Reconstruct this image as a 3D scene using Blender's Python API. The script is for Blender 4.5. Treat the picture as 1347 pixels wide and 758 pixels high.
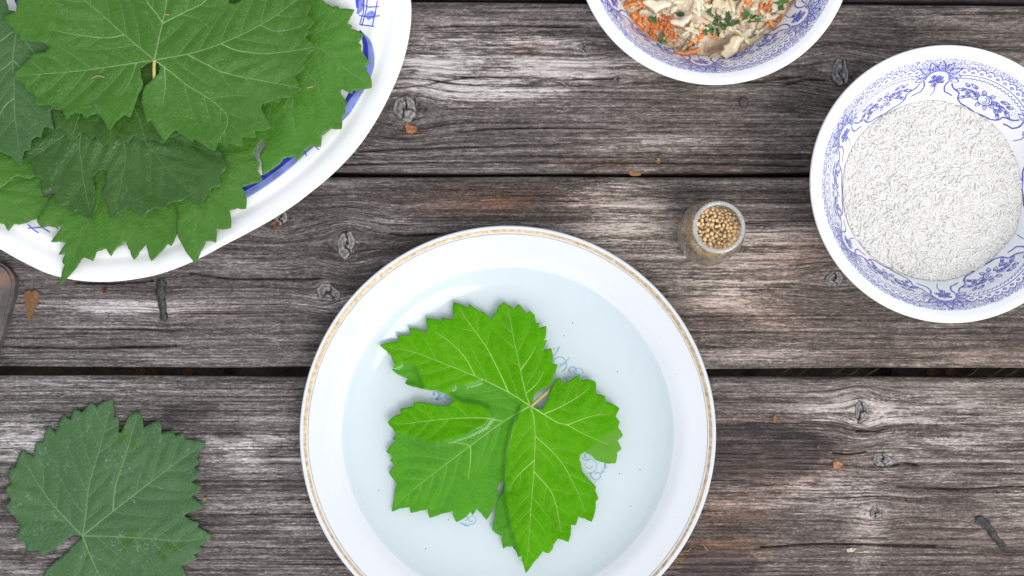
import bpy, bmesh, math, random
import numpy as np
from mathutils import Vector, geometry

for o in list(bpy.data.objects):
    bpy.data.objects.remove(o, do_unlink=True)
S = bpy.context.scene
COL = S.collection
random.seed(7)
RNG = np.random.default_rng(11)

# ------------------------------------------------------------------ camera
PW, PH = 1347.0, 758.0
LENS = 50.0
FPX = PW * LENS / 36.0
CAMH = 0.8606
TILT = math.radians(2.7)
cd = bpy.data.cameras.new('camera')
cam = bpy.data.objects.new('camera', cd)
COL.objects.link(cam)
cam.location = (0, 0, CAMH)
cam.rotation_euler = (TILT, 0, 0)
cd.lens = LENS
cd.sensor_width = 36
cd.clip_start = 0.05
cd.clip_end = 50
S.camera = cam
S.render.resolution_x, S.render.resolution_y = 1024, 576

# ------------------------------------------------------------------ light
SUN_AZ = Vector((0.56, -0.83, 0)).normalized()
SUN_EL = math.radians(58)
sun_dir = Vector((SUN_AZ.x * math.cos(SUN_EL), SUN_AZ.y * math.cos(SUN_EL), math.sin(SUN_EL)))
W = bpy.data.worlds.new('World')
S.world = W
W.use_nodes = True
wn = W.node_tree
wn.nodes.clear()
sky = wn.nodes.new('ShaderNodeTexSky')
sky.sky_type = 'NISHITA'
sky.sun_disc = False
sky.sun_elevation = SUN_EL
sky.sun_rotation = math.atan2(SUN_AZ.x, SUN_AZ.y)
sky.air_density = 1.0
sky.dust_density = 2.0
hs = wn.nodes.new('ShaderNodeHueSaturation')
hs.inputs['Saturation'].default_value = 0.24
bg = wn.nodes.new('ShaderNodeBackground')
bg.inputs['Strength'].default_value = 0.15
wo = wn.nodes.new('ShaderNodeOutputWorld')
wn.links.new(sky.outputs[0], hs.inputs['Color'])
wn.links.new(hs.outputs[0], bg.inputs['Color'])
wn.links.new(bg.outputs[0], wo.inputs['Surface'])
sd_ = bpy.data.lights.new('sun', 'SUN')
sd_.energy = 0.5
sd_.angle = math.radians(26)
sd_.color = (1.0, 0.965, 0.91)
sun = bpy.data.objects.new('sun', sd_)
COL.objects.link(sun)
sun.rotation_euler = (-sun_dir).to_track_quat('-Z', 'Y').to_euler()
sun.location = (0.6, -0.4, 1.5)
S.view_settings.view_transform = 'Standard'
S.view_settings.look = 'None'
S.view_settings.exposure = 0.76
S.view_settings.gamma = 1
S.view_settings.use_curve_mapping = False
S.render.engine = 'CYCLES'
S.cycles.max_bounces = 10
S.cycles.transparent_max_bounces = 16
S.cycles.transmission_bounces = 10


# ------------------------------------------------------------------ helpers
def P(px, py, z=0.0):
    """point of the photograph seen at height z above the table top"""
    x = (px - PW / 2) / FPX
    y = (PH / 2 - py) / FPX
    c, s = math.cos(TILT), math.sin(TILT)
    dy = y * c + s
    dz = y * s - c
    k = (z - CAMH) / dz
    return np.array([x * k, dy * k])


def PX(pts, z=0.0):
    return np.array([P(a, b, z) for a, b in pts])


def link(name, mesh, mats=None, parent=None):
    o = bpy.data.objects.new(name, mesh)
    COL.objects.link(o)
    if mats is not None:
        for m in (mats if isinstance(mats, (list, tuple)) else [mats]):
            mesh.materials.append(m)
    if parent is not None:
        o.parent = parent
    return o


def mesh_from(name, V, F, smooth=True):
    me = bpy.data.meshes.new(name)
    V = np.asarray(V, dtype=np.float32)
    if isinstance(F, np.ndarray):
        n, k = F.shape
        me.vertices.add(len(V))
        me.vertices.foreach_set('co', V.ravel())
        me.loops.add(n * k)
        me.loops.foreach_set('vertex_index', F.astype(np.int32).ravel())
        me.polygons.add(n)
        me.polygons.foreach_set('loop_start', np.arange(0, n * k, k, dtype=np.int32))
        me.polygons.foreach_set('loop_total', np.full(n, k, dtype=np.int32))
        me.update(calc_edges=True)
    else:
        me.from_pydata([tuple(v) for v in V], [], F)
        me.update()
    me.polygons.foreach_set('use_smooth', np.full(len(me.polygons), smooth))
    return me


def attr(me, name, vals, typ='FLOAT'):
    a = me.attributes.new(name, typ, 'POINT')
    if typ == 'FLOAT':
        a.data.foreach_set('value', np.asarray(vals, dtype=np.float32))
    else:
        a.data.foreach_set('vector', np.asarray(vals, dtype=np.float32).ravel())


def tag(o, label, cat, group=None):
    o['label'] = label
    o['category'] = cat
    if group:
        o['group'] = group
    return o


def empty(name, loc, label=None, cat=None, group=None):
    o = bpy.data.objects.new(name, None)
    COL.objects.link(o)
    o.location = loc
    o.empty_display_size = 0.01
    if label:
        tag(o, label, cat, group)
    return o


def inpoly(x, y, poly):
    poly = np.asarray(poly)
    r = np.zeros(np.shape(x), bool)
    n = len(poly)
    for i in range(n):
        x1, y1 = poly[i]
        x2, y2 = poly[(i + 1) % n]
        c = ((y1 > y) != (y2 > y))
        with np.errstate(divide='ignore', invalid='ignore'):
            xi = (x2 - x1) * (y - y1) / (y2 - y1 + 1e-15) + x1
        r ^= c & (x < xi)
    return r


def segdist(x, y, poly, closed=False):
    poly = np.asarray(poly)
    d = np.full(np.shape(x), 1e9)
    n = len(poly)
    for i in range(n if closed else n - 1):
        a = poly[i]
        b = poly[(i + 1) % n]
        ab = b - a
        L = ab @ ab + 1e-15
        t = np.clip(((x - a[0]) * ab[0] + (y - a[1]) * ab[1]) / L, 0, 1)
        d = np.minimum(d, (x - a[0] - t * ab[0]) ** 2 + (y - a[1] - t * ab[1]) ** 2)
    return np.sqrt(d)


def hash2(ix, iy, seed):
    h = (ix.astype(np.int64) * 374761393 + iy.astype(np.int64) * 668265263 + seed * 974711) & 0x7fffffff
    h = ((h ^ (h >> 13)) * 1274126177) & 0x7fffffff
    return ((h ^ (h >> 16)) & 0xffff) / 65535.0


def vnoise(x, y, seed=0):
    ix, iy = np.floor(x), np.floor(y)
    fx, fy = x - ix, y - iy
    fx = fx * fx * (3 - 2 * fx)
    fy = fy * fy * (3 - 2 * fy)
    a = hash2(ix, iy, seed); b = hash2(ix + 1, iy, seed)
    c = hash2(ix, iy + 1, seed); d = hash2(ix + 1, iy + 1, seed)
    return (a * (1 - fx) + b * fx) * (1 - fy) + (c * (1 - fx) + d * fx) * fy


def fbm(x, y, seed=0, oct=4):
    r = 0; a = 1; t = 0
    for k in range(oct):
        r = r + a * vnoise(x * 2 ** k, y * 2 ** k, seed + k * 17)
        t += a; a *= 0.5
    return r / t


def lathe(name, prof, seg=128, closed_ends=True):
    """prof list of (r,z); r==0 ends collapse"""
    prof = np.array(prof)
    n = len(prof)
    th = np.linspace(0, 2 * math.pi, seg, endpoint=False)
    V = np.stack([np.outer(prof[:, 0], np.cos(th)), np.outer(prof[:, 0], np.sin(th)),
                  np.repeat(prof[:, 1][:, None], seg, 1)], -1).reshape(-1, 3)
    i, j = np.meshgrid(np.arange(n - 1), np.arange(seg), indexing='ij')
    j2 = (j + 1) % seg
    F = np.stack([i * seg + j, i * seg + j2, (i + 1) * seg + j2, (i + 1) * seg + j], -1).reshape(-1, 4)
    return mesh_from(name, V, F)


def smooth_prof(pts, n=80):
    """Catmull-Rom through profile points"""
    p = np.array(pts, float)
    p = np.vstack([2 * p[0] - p[1], p, 2 * p[-1] - p[-2]])
    out = []
    segs = len(p) - 3
    m = max(2, n // segs)
    for i in range(segs):
        a, b, c, d = p[i:i + 4]
        for k in range(m):
            t = k / m
            out.append(0.5 * ((2 * b) + (c - a) * t + (2 * a - 5 * b + 4 * c - d) * t * t + (3 * b - a - 3 * c + d) * t ** 3))
    out.append(p[-2])
    return np.array(out)


def resample(poly, step):
    poly = np.asarray(poly, float)
    d = np.r_[0, np.cumsum(np.linalg.norm(np.diff(poly, axis=0), axis=1))]
    n = max(2, int(math.ceil(d[-1] / step)) + 1)
    t = np.linspace(0, d[-1], n)
    return np.stack([np.interp(t, d, poly[:, k]) for k in range(poly.shape[1])], 1)


def spline(poly, n=60):
    poly = np.asarray(poly, float)
    if len(poly) < 3:
        return resample(poly, np.linalg.norm(poly[-1] - poly[0]) / 8)
    return smooth_prof(poly, n)


# ------------------------------------------------------------------ material helpers
def newmat(name):
    m = bpy.data.materials.new(name)
    m.use_nodes = True
    nt = m.node_tree
    b = nt.nodes['Principled BSDF']
    return m, nt, b


def nd(nt, t, **kw):
    n = nt.nodes.new(t)
    for k, v in kw.items():
        if k.startswith('i_'):
            n.inputs[k[2:].replace('_', ' ')].default_value = v
        else:
            setattr(n, k, v)
    return n


def ramp(nt, src, stops, interp='LINEAR'):
    r = nt.nodes.new('ShaderNodeValToRGB')
    r.color_ramp.interpolation = interp
    els = r.color_ramp.elements
    els[0].position, els[0].color = stops[0][0], (*stops[0][1], 1) if not np.isscalar(stops[0][1]) else (stops[0][1],) * 3 + (1,)
    els[1].position, els[1].color = stops[-1][0], (*stops[-1][1], 1) if not np.isscalar(stops[-1][1]) else (stops[-1][1],) * 3 + (1,)
    for p, c in stops[1:-1]:
        e = els.new(p)
        e.color = (*c, 1) if not np.isscalar(c) else (c,) * 3 + (1,)
    nt.links.new(src, r.inputs[0])
    return r.outputs[0]


def mathn(nt, op, a, b=None, clamp=False):
    n = nt.nodes.new('ShaderNodeMath')
    n.operation = op
    n.use_clamp = clamp
    for k, v in ((0, a), (1, b)):
        if v is None:
            continue
        if isinstance(v, (int, float)):
            n.inputs[k].default_value = v
        else:
            nt.links.new(v, n.inputs[k])
    return n.outputs[0]


def mixc(nt, fac, a, b, mode='MIX'):
    n = nt.nodes.new('ShaderNodeMix')
    n.data_type = 'RGBA'
    n.blend_type = mode
    for k, v in ((0, fac), (6, a), (7, b)):
        if isinstance(v, (int, float)):
            n.inputs[k].default_value = v
        elif isinstance(v, tuple):
            n.inputs[k].default_value = (*v, 1)
        else:
            nt.links.new(v, n.inputs[k])
    return n.outputs[2]


def noise(nt, vec, scale, detail=4, rough=0.55, dist=0.0, xyz=None):
    if xyz is not None:
        mp = nt.nodes.new('ShaderNodeMapping')
        mp.inputs['Scale'].default_value = xyz
        nt.links.new(vec, mp.inputs['Vector'])
        vec = mp.outputs[0]
    n = nt.nodes.new('ShaderNodeTexNoise')
    n.inputs['Scale'].default_value = scale
    n.inputs['Detail'].default_value = detail
    n.inputs['Roughness'].default_value = rough
    n.inputs['Distortion'].default_value = dist
    nt.links.new(vec, n.inputs['Vector'])
    return n.outputs['Fac']


def bump(nt, b, h, strength, distance):
    n = nt.nodes.new('ShaderNodeBump')
    n.inputs['Strength'].default_value = strength
    n.inputs['Distance'].default_value = distance
    nt.links.new(h, n.inputs['Height'])
    nt.links.new(n.outputs[0], b.inputs['Normal'])


def getattr_node(nt, name):
    n = nt.nodes.new('ShaderNodeAttribute')
    n.attribute_name = name
    return n


def simple_mat(name, col, rough=0.5, var=0.15, scale=400.0, spec=0.5, **kw):
    m, nt, b = newmat(name)
    tc = nd(nt, 'ShaderNodeTexCoord')
    oi = nd(nt, 'ShaderNodeObjectInfo')
    f = noise(nt, tc.outputs['Object'], scale, 3)
    lo = tuple(c * (1 - var) for c in col)
    hi = tuple(min(1, c * (1 + var)) for c in col)
    c = ramp(nt, f, [(0.3, lo), (0.7, hi)])
    h = nd(nt, 'ShaderNodeHueSaturation')
    nt.links.new(c, h.inputs['Color'])
    nt.links.new(mathn(nt, 'ADD', mathn(nt, 'MULTIPLY', oi.outputs['Random'], 2 * var), 1 - var), h.inputs['Value'])
    nt.links.new(h.outputs[0], b.inputs['Base Color'])
    b.inputs['Roughness'].default_value = rough
    b.inputs['Specular IOR Level'].default_value = spec
    for k, v in kw.items():
        b.inputs[k.replace('_', ' ')].default_value = v
    return m


def porcelain(name, col, rough=0.1, wav=0.0):
    m, nt, b = newmat(name)
    tc = nd(nt, 'ShaderNodeTexCoord')
    f = noise(nt, tc.outputs['Object'], 30, 4)
    c = ramp(nt, f, [(0.3, tuple(x * 0.975 for x in col)), (0.7, col)])
    f2 = noise(nt, tc.outputs['Object'], 900, 2)
    sp = ramp(nt, f2, [(0.225, (0.45, 0.42, 0.38)), (0.25, (1, 1, 1))])
    nt.links.new(mixc(nt, 1.0, c, sp, 'MULTIPLY'), b.inputs['Base Color'])
    b.inputs['Roughness'].default_value = rough
    b.inputs['Specular IOR Level'].default_value = 0.4
    f3 = noise(nt, tc.outputs['Object'], 60, 2)
    bump(nt, b, f3, 0.05, 0.0015)
    return m


M_PLATE = porcelain('plate_porcelain', (0.645, 0.668, 0.70), 0.06)
M_BOWL = porcelain('bowl_porcelain', (0.90, 0.90, 0.90), 0.14)
M_PLATTER = porcelain('platter_porcelain', (0.87, 0.88, 0.88), 0.12)
M_PRINT = simple_mat('blue_print', (0.09, 0.10, 0.40), 0.18, 0.35, 300)
M_BLUE = simple_mat('cobalt_brush', (0.055, 0.06, 0.52), 0.15, 0.35, 120)
M_BLUE2 = simple_mat('pale_blue_wash', (0.24, 0.30, 0.72), 0.15, 0.25, 120)
M_MOTIF = simple_mat('faded_blue_print', (0.34, 0.52, 0.66), 0.2, 0.3, 200)

# gold
M_GOLD, nt, b = newmat('worn_gold')
tc = nd(nt, 'ShaderNodeTexCoord')
f = noise(nt, tc.outputs['Object'], 420, 4)
c = ramp(nt, f, [(0.3, (0.32, 0.22, 0.11)), (0.5, (0.46, 0.355, 0.21)), (0.72, (0.58, 0.50, 0.37))])
nt.links.new(c, b.inputs['Base Color'])
f2 = noise(nt, tc.outputs['Object'], 150, 5)
nt.links.new(ramp(nt, f2, [(0.36, 0.1), (0.5, 0.75)]), b.inputs['Metallic'])
b.inputs['Roughness'].default_value = 0.42

# ------------------------------------------------------------------ wood
M_WOOD, nt, b = newmat('weathered_wood')
g = getattr_node(nt, 'grain').outputs['Vector']
pale = getattr_node(nt, 'pale').outputs['Fac']
brown = getattr_node(nt, 'brown').outputs['Fac']
wet = getattr_node(nt, 'wet').outputs['Fac']
hgt = getattr_node(nt, 'relief').outputs['Fac']
fine = noise(nt, g, 1, 3, 0.7, 0.0, (17, 950, 7))
fine2 = noise(nt, g, 1, 3, 0.7, 0.0, (95, 900, 5))
med = noise(nt, g, 1, 4, 0.6, 0.15, (3, 330, 3))
blot = noise(nt, g, 1, 5, 0.65, 0.3, (16, 80, 9))
big = noise(nt, g, 1, 4, 0.6, 0.3, (5, 30, 3))
spk = noise(nt, g, 1, 2, 0.7, 0.0, (420, 1000, 2))
lin = noise(nt, g, 1, 2, 0.5, 0.0, (1.6, 230, 11))
hair = ramp(nt, mathn(nt, 'ABSOLUTE', mathn(nt, 'SUBTRACT', lin, 0.5)), [(0.0, 1.0), (0.016, 0.0)])


def dev(src, k):
    return mathn(nt, 'MULTIPLY', mathn(nt, 'SUBTRACT', src, 0.5), k)


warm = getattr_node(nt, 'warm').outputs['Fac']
val = mathn(nt, 'ADD', dev(fine, 0.60), 0.338)
for src, k in ((fine2, 0.66), (med, 0.30), (blot, 0.46), (big, 0.34), (spk, 0.62), (hgt, 0.12)):
    val = mathn(nt, 'ADD', val, dev(src, k))
# bleached and other pale patches lift the raised fibres most
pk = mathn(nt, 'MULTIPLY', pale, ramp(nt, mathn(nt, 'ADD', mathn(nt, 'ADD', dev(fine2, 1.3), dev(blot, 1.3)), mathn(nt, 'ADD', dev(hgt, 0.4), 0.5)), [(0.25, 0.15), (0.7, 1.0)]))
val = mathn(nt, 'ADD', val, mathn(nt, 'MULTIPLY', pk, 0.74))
flk = noise(nt, g, 1, 2, 0.6, 0.0, (38, 640, 13))
flk = ramp(nt, mathn(nt, 'ADD', flk, dev(spk, 0.5)), [(0.57, 0.0), (0.66, 1.0)])
val = mathn(nt, 'ADD', val, mathn(nt, 'MULTIPLY', mathn(nt, 'MULTIPLY', flk, mathn(nt, 'ADD', pale, 0.30)), 0.26))
val = mathn(nt, 'SUBTRACT', val, mathn(nt, 'MULTIPLY', hair, 0.22))
base = ramp(nt, val, [(0.08, (0.026, 0.022, 0.021)), (0.25, (0.070, 0.063, 0.060)), (0.40, (0.125, 0.115, 0.111)), (0.56, (0.225, 0.21, 0.207)), (0.75, (0.40, 0.388, 0.39)), (0.98, (0.60, 0.595, 0.61))])
c1 = base
# brown where the surface is less weathered
brm = mathn(nt, 'MULTIPLY', brown, ramp(nt, mathn(nt, 'ADD', blot, mathn(nt, 'MULTIPLY', mathn(nt, 'SUBTRACT', fine, 0.5), 0.8)), [(0.3, 0.25), (0.65, 1.0)]))
c2 = mixc(nt, brm, c1, mixc(nt, 1.0, c1, (0.98, 0.66, 0.50), 'MULTIPLY'))
ora = ramp(nt, mathn(nt, 'ADD', mathn(nt, 'MULTIPLY', brown, 0.42), mathn(nt, 'MULTIPLY', blot, 0.6)), [(0.72, 0.0), (0.85, 0.32)])
c2 = mixc(nt, mathn(nt, 'MULTIPLY', ora, ramp(nt, fine, [(0.44, 0.0), (0.60, 1.0)])), c2, (0.40, 0.23, 0.12))
# tint drifts warmer towards the right and in a few patches
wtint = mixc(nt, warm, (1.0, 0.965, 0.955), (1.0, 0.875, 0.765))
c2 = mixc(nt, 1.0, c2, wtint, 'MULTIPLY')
# wet stains
wn_ = mathn(nt, 'ADD', wet, mathn(nt, 'MULTIPLY', mathn(nt, 'SUBTRACT', blot, 0.5), 0.8))
wn_ = mathn(nt, 'ADD', wn_, mathn(nt, 'MULTIPLY', mathn(nt, 'SUBTRACT', fine, 0.5), 0.7))
wmask = mathn(nt, 'MULTIPLY', ramp(nt, wn_, [(0.42, 0.0), (0.62, 1.0)]), ramp(nt, wet, [(0.03, 0.0), (0.2, 1.0)]))
c3 = mixc(nt, mathn(nt, 'MULTIPLY', wmask, 0.78), c2, mixc(nt, 1.0, base, (0.42, 0.36, 0.35), 'MULTIPLY'))
nt.links.new(c3, b.inputs['Base Color'])
nt.links.new(mathn(nt, 'SUBTRACT', 0.82, mathn(nt, 'MULTIPLY', wmask, 0.28)), b.inputs['Roughness'])
b.inputs['Specular IOR Level'].default_value = 0.28
hb = mathn(nt, 'SUBTRACT', mathn(nt, 'ADD', mathn(nt, 'MULTIPLY', fine, 0.8), mathn(nt, 'MULTIPLY', med, 0.6)), mathn(nt, 'MULTIPLY', hair, 0.35))
bump(nt, b, hb, 0.9, 0.0011)

XL, XR = -0.40, 0.42
# knots: px, py, rx, ry (px), rotation deg
KNOTS = [(455, 322, 13, 21, 0), (1133, 541, 9, 18, 0), (1160, 605, 15, 10, 0), (1152, 674, 9, 9, 0), (1097, 367, 13, 12, 0),
         (533, 143, 16, 22, 0), (767, 63, 7, 6, 0), (432, 385, 20, 12, -35), (368, 286, 10, 14, 0), (812, 104, 5, 5, 0), (1105, 95, 14, 20, 0)]
SPIKES = [((213, 367), (211, 385), (214, 405), (216, 424), 7.5), ((1284, 681), (1297, 690), (1310, 708), (1326, 726), 6.5)]
CRACKS = [[(520, 116), (560, 111), (600, 103), (640, 100), (690, 101), (760, 104), (810, 103)],
          [(545, 116), (548, 128), (546, 138), (540, 150), (539, 158)],
          [(470, 199), (540, 196), (600, 194), (700, 190), (840, 186)],
          [(1030, 112), (1060, 104), (1085, 106), (1120, 103)],
          [(920, 104), (980, 108), (1060, 100)],
          [(440, 216), (560, 214), (700, 213), (900, 214), (1065, 219)],
          [(250, 358), (300, 366), (360, 367), (420, 366)],
          [(515, 308), (545, 310), (600, 306)],
          [(453, 302), (454, 318), (452, 326), (455, 340)],
          [(1097, 596), (1120, 598), (1140, 594)], [(1128, 567), (1150, 568), (1165, 565)],
          [(1175, 612), (1190, 609), (1205, 612)],
          [(1162, 596), (1160, 606), (1165, 614)], [(1130, 528), (1133, 545), (1131, 556)],
          [(100, 372), (150, 372), (200, 369)],
          [(560, 36), (640, 33), (760, 35)], [(600, 172), (700, 168), (820, 170)], [(1000, 720), (1100, 716), (1230, 719)],
          [(1180, 640), (1260, 643), (1347, 640)], [(0, 455), (100, 458), (230, 455)]]
PALE = [(620, 75, 130, 30, .55), (640, 120, 90, 16, .6), (760, 95, 90, 18, .4), (560, 85, 40, 20, .35), (700, 50, 140, 10, .25),
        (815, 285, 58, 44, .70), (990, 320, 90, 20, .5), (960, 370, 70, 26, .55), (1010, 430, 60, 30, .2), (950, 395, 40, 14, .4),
        (1240, 560, 130, 40, .38), (1110, 545, 60, 20, .35), (1090, 640, 60, 14, .45), (1140, 690, 22, 60, .4), (1330, 660, 40, 30, .25),
        (50, 585, 70, 18, .6), (60, 560, 60, 10, .3), (330, 575, 60, 14, .45), (370, 600, 50, 20, .35), (310, 600, 30, 20, .3), (350, 670, 60, 20, .2), (160, 405, 80, 9, .55),
        (110, 510, 100, 10, .25), (60, 740, 60, 18, .2), (440, 395, 40, 12, .5), (500, 285, 40, 10, .2), (330, 340, 60, 10, .15), (1260, 22, 60, 10, .15),
        (960, 640, 50, 8, .35), (1000, 660, 90, 10, .3), (1250, 480, 80, 8, .2), (870, 190, 80, 12, .25), (1000, 465, 90, 10, .3), (1000, 600, 8, 30, .1), (1180, 625, 60, 9, .3)]
BROWN = [(620, 262, 90, 20, .9), (690, 65, 20, 9, .7), (800, 215, 60, 8, .7), (1010, 600, 90, 36, .8), (985, 627, 35, 10, 1.3), (960, 690, 60, 40, .8), (930, 735, 60, 22, 1.0),
         (1190, 470, 200, 20, .4), (1000, 420, 120, 30, .4), (1050, 330, 60, 30, .4), (1230, 700, 120, 50, .25), (700, 268, 60, 14, .7), (240, 420, 100, 20, .1), (930, 225, 60, 5, .5)]
WETS = [(244, 546, 30, 13, 1), (270, 534, 18, 5, 1), (303, 574, 22, 9, .9), (288, 640, 32, 14, 1), (275, 690, 30, 9, .7), (380, 714, 24, 4, .8), (398, 724, 10, 3, .7), (320, 752, 40, 5, .6),
        (18, 665, 22, 12, .9),
        (690, 66, 26, 9, .5), (700, 290, 60, 8, .5), (1170, 465, 36, 6, .7), (560, 310, 44, 5, .6), (640, 138, 60, 8, .5), (300, 412, 26, 5, .6), (370, 440, 30, 5, .6), (360, 466, 16, 4, .5), (1215, 660, 50, 12, .4), (230, 548, 10, 10, .8), (640, 250, 60, 14, .45)]

STAINS = [[(925, 557), (1000, 556), (1066, 559), (1080, 566), (1101, 583), (1090, 599), (1067, 614), (1052, 632), (1010, 640), (968, 645), (925, 640)],
          [(900, 722), (950, 720), (990, 728), (1003, 740), (985, 757), (970, 775), (890, 775)]]


def blobs(x, y, lst, q=0.00046):
    r = np.zeros_like(x)
    for px, py, rx, ry, a in lst:
        c = P(px, py)
        e = ((x - c[0]) / (rx * q)) ** 2 + ((y - c[1]) / (ry * q)) ** 2
        r += a * np.exp(-0.7 * e ** 1.3)
    return r


def plank(y0a, y1a, y0b, y1b, pid, parent, seed, res=520):
    """long edges run from (XL,y0a)-(XR,y0b) low side, (XL,y1a)-(XR,y1b) high side"""
    nx = res
    u = np.linspace(XL, XR, nx)
    rad = 0.0035
    ang = np.linspace(0, math.pi / 2, 7)
    w = abs(y1a - y0a)
    inner = np.linspace(rad, w - rad, max(20, int(w / (0.00042 if res > 300 else 0.002))))
    # cross section: (offset from low edge, dz)
    cs = [(0.0, -0.030), (0.0, -0.018)]
    cs += [(rad - rad * math.cos(a), -rad + rad * math.sin(a)) for a in ang[:-1]]
    cs += [(v, 0.0) for v in inner]
    cs += [(w - rad + rad * math.sin(a), -rad + rad * math.cos(a)) for a in ang[1:]]
    cs += [(w, -0.018), (w, -0.030)]
    cs = np.array(cs)
    ny = len(cs)
    U, Vv = np.meshgrid(u, cs[:, 0] / w, indexing='ij')
    t = (U - XL) / (XR - XL)
    lo = y0a * (1 - t) + y0b * t + 0.0009 * (fbm(U * 9, U * 0 + seed, seed, 4) - 0.5) * 2
    hi = y1a * (1 - t) + y1b * t + 0.0009 * (fbm(U * 9, U * 0 + seed + 5, seed + 3, 4) - 0.5) * 2
    Y = lo + (hi - lo) * Vv
    Z = np.repeat(cs[:, 1][None, :], nx, 0)
    X = U.copy()
    # grain coordinate bends round knots
    gv = Y.copy()
    dz = np.zeros_like(X)
    for i, (px, py, rx, ry, rot) in enumerate(KNOTS):
        c = P(px, py)
        if not (min(y0a, y0b) - .002 < c[1] < max(y1a, y1b) + .002):
            continue
        a = rx * 0.00046; bb = ry * 0.00046
        cr, sr = math.cos(math.radians(rot)), math.sin(math.radians(rot))
        dx = (X - c[0]) * cr + (Y - c[1]) * sr
        dy = -(X - c[0]) * sr + (Y - c[1]) * cr
        e = np.sqrt((dx / a) ** 2 + (dy / bb) ** 2)
        far = np.exp(-((dx / (a * 3.2)) ** 2 + (dy / (bb * 1.9)) ** 2))
        gv += -dy * far * 0.6
        dz += 0.0005 * np.exp(-(e / 1.9) ** 2) - 0.0012 * np.exp(-(e / 1.0) ** 4)
    for (a0, a1, a2, a3, wd) in SPIKES:
        pl = PX([a0, a1, a2, a3])
        if not (min(y0a, y0b) < pl[1][1] < max(y1a, y1b)):
            continue
        pl = spline(pl, 24)
        d = segdist(X, Y, pl) / (wd * 0.00046)
        dz += -0.0007 * np.exp(-(d / 1.0) ** 4)
        gv += 0.0008 * np.exp(-(d / 3) ** 2)
    top = (cs[:, 1] > -0.0034)[None, :] * np.ones_like(X)
    # slow wander of the grain
    gv += 0.0030 * (fbm(X * 2.5, Y * 14, seed + 40, 2) - 0.5) + 0.0006 * (fbm(X * 12, Y * 60, seed + 44, 2) - .5)
    r1 = fbm(X * 1.5 + seed, gv * 380, seed + 1, 2)
    r2 = fbm(X * 5 + seed, gv * 800, seed + 2, 2)
    rel = 0.65 * r1 + 0.35 * r2
    rel = np.clip((rel - 0.5) * 1.9 + 0.5, 0, 1)
    amp = 0.35 + 0.9 * fbm(X * 6, Y * 25, seed + 9, 3)
    dz += (rel - 0.6) * 0.0010 * amp
    dz += 0.0009 * (fbm(X * 7, Y * 30, seed + 20, 3) - 0.5)
    for ci, cpl in enumerate(CRACKS):
        pl = PX(cpl)
        if not (min(y0a, y0b) < pl[:, 1].mean() < max(y1a, y1b)):
            continue
        pl = resample(spline(pl, 40), 0.007)
        pl[:, 1] += 0.0006 * (vnoise(pl[:, 0] * 160, pl[:, 0] * 0 + ci, 5) - .5)
        w_ = (X > pl[:, 0].min() - .004) & (X < pl[:, 0].max() + .004) & (np.abs(Y - pl[:, 1].mean()) < .016)
        xs_, ys_ = X[w_], Y[w_]
        d = segdist(xs_, ys_, pl)
        wmod = 0.00030 + 0.00045 * fbm(xs_ * 25, ys_ * 0 + ci, 77, 2)
        dz[w_] -= 0.0034 * np.exp(-(d / wmod) ** 2)
    # random fine checks along the grain
    for q in range(70):
        cx = RNG.uniform(XL, XR); cy = RNG.uniform(0.03, 0.97)
        L = RNG.uniform(0.008, 0.05)
        i0, i1 = np.searchsorted(u, [cx - 1.4 * L, cx + 1.4 * L])
        if i1 <= i0:
            continue
        sl = slice(i0, i1)
        yy = lo[sl] + (hi[sl] - lo[sl]) * cy
        dz[sl] -= np.exp(-((X[sl] - cx) / L) ** 4) * 0.0013 * np.exp(-((gv[sl] - yy) / 0.00032) ** 2)
    Z = Z + dz * top
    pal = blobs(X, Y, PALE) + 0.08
    bro = blobs(X, Y, BROWN)
    we = blobs(X, Y, WETS)
    for pw in STAINS:
        pw = PX(pw)
        sdw = segdist(X, Y, pw, True)
        sdw = np.where(inpoly(X, Y, pw), sdw, -sdw) + 0.004 * (fbm(X * 60, Y * 260, 71, 3) - .5)
        we = np.maximum(we, 0.85 / (1 + np.exp(-sdw / 0.0009)))
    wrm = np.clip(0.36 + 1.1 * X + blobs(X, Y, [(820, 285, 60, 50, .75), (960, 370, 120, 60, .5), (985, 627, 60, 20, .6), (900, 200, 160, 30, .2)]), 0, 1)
    V = np.stack([X, Y, Z], -1).reshape(-1, 3)
    i, j = np.meshgrid(np.arange(nx - 1), np.arange(ny - 1), indexing='ij')
    F = np.stack([i * ny + j, (i + 1) * ny + j, (i + 1) * ny + j + 1, i * ny + j + 1], -1).reshape(-1, 4)
    me = mesh_from('plank', V, F)
    # close ends and underside
    grain = np.stack([X, gv + np.where(top > 0, 0, Z), np.full_like(X, pid * 3.7)], -1)
    attr(me, 'grain', grain.reshape(-1, 3), 'FLOAT_VECTOR')
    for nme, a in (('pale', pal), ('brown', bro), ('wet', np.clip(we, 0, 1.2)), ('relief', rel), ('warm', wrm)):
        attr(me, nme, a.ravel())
    bm = bmesh.new(); bm.from_mesh(me)
    bm.verts.ensure_lookup_table()
    bm.faces.new([bm.verts[j] for j in range(ny)])
    bm.faces.new([bm.verts[(nx - 1) * ny + j] for j in reversed(range(ny))])
    under = [bm.verts[i * ny] for i in range(nx)] + [bm.verts[i * ny + ny - 1] for i in reversed(range(nx))]
    bm.faces.new(under)
    bm.to_mesh(me); bm.free()
    return link('plank', me, M_WOOD, parent)


def yline(y_left, y_right):
    """y world at XL and XR for a board edge seen at pixel rows y_left (x=0) and y_right (x=1347)"""
    a = P(0, y_left); c = P(1347, y_right)
    m = (c[1] - a[1]) / (c[0] - a[0])
    return a[1] + m * (XL - a[0]), a[1] + m * (XR - a[0])


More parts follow.
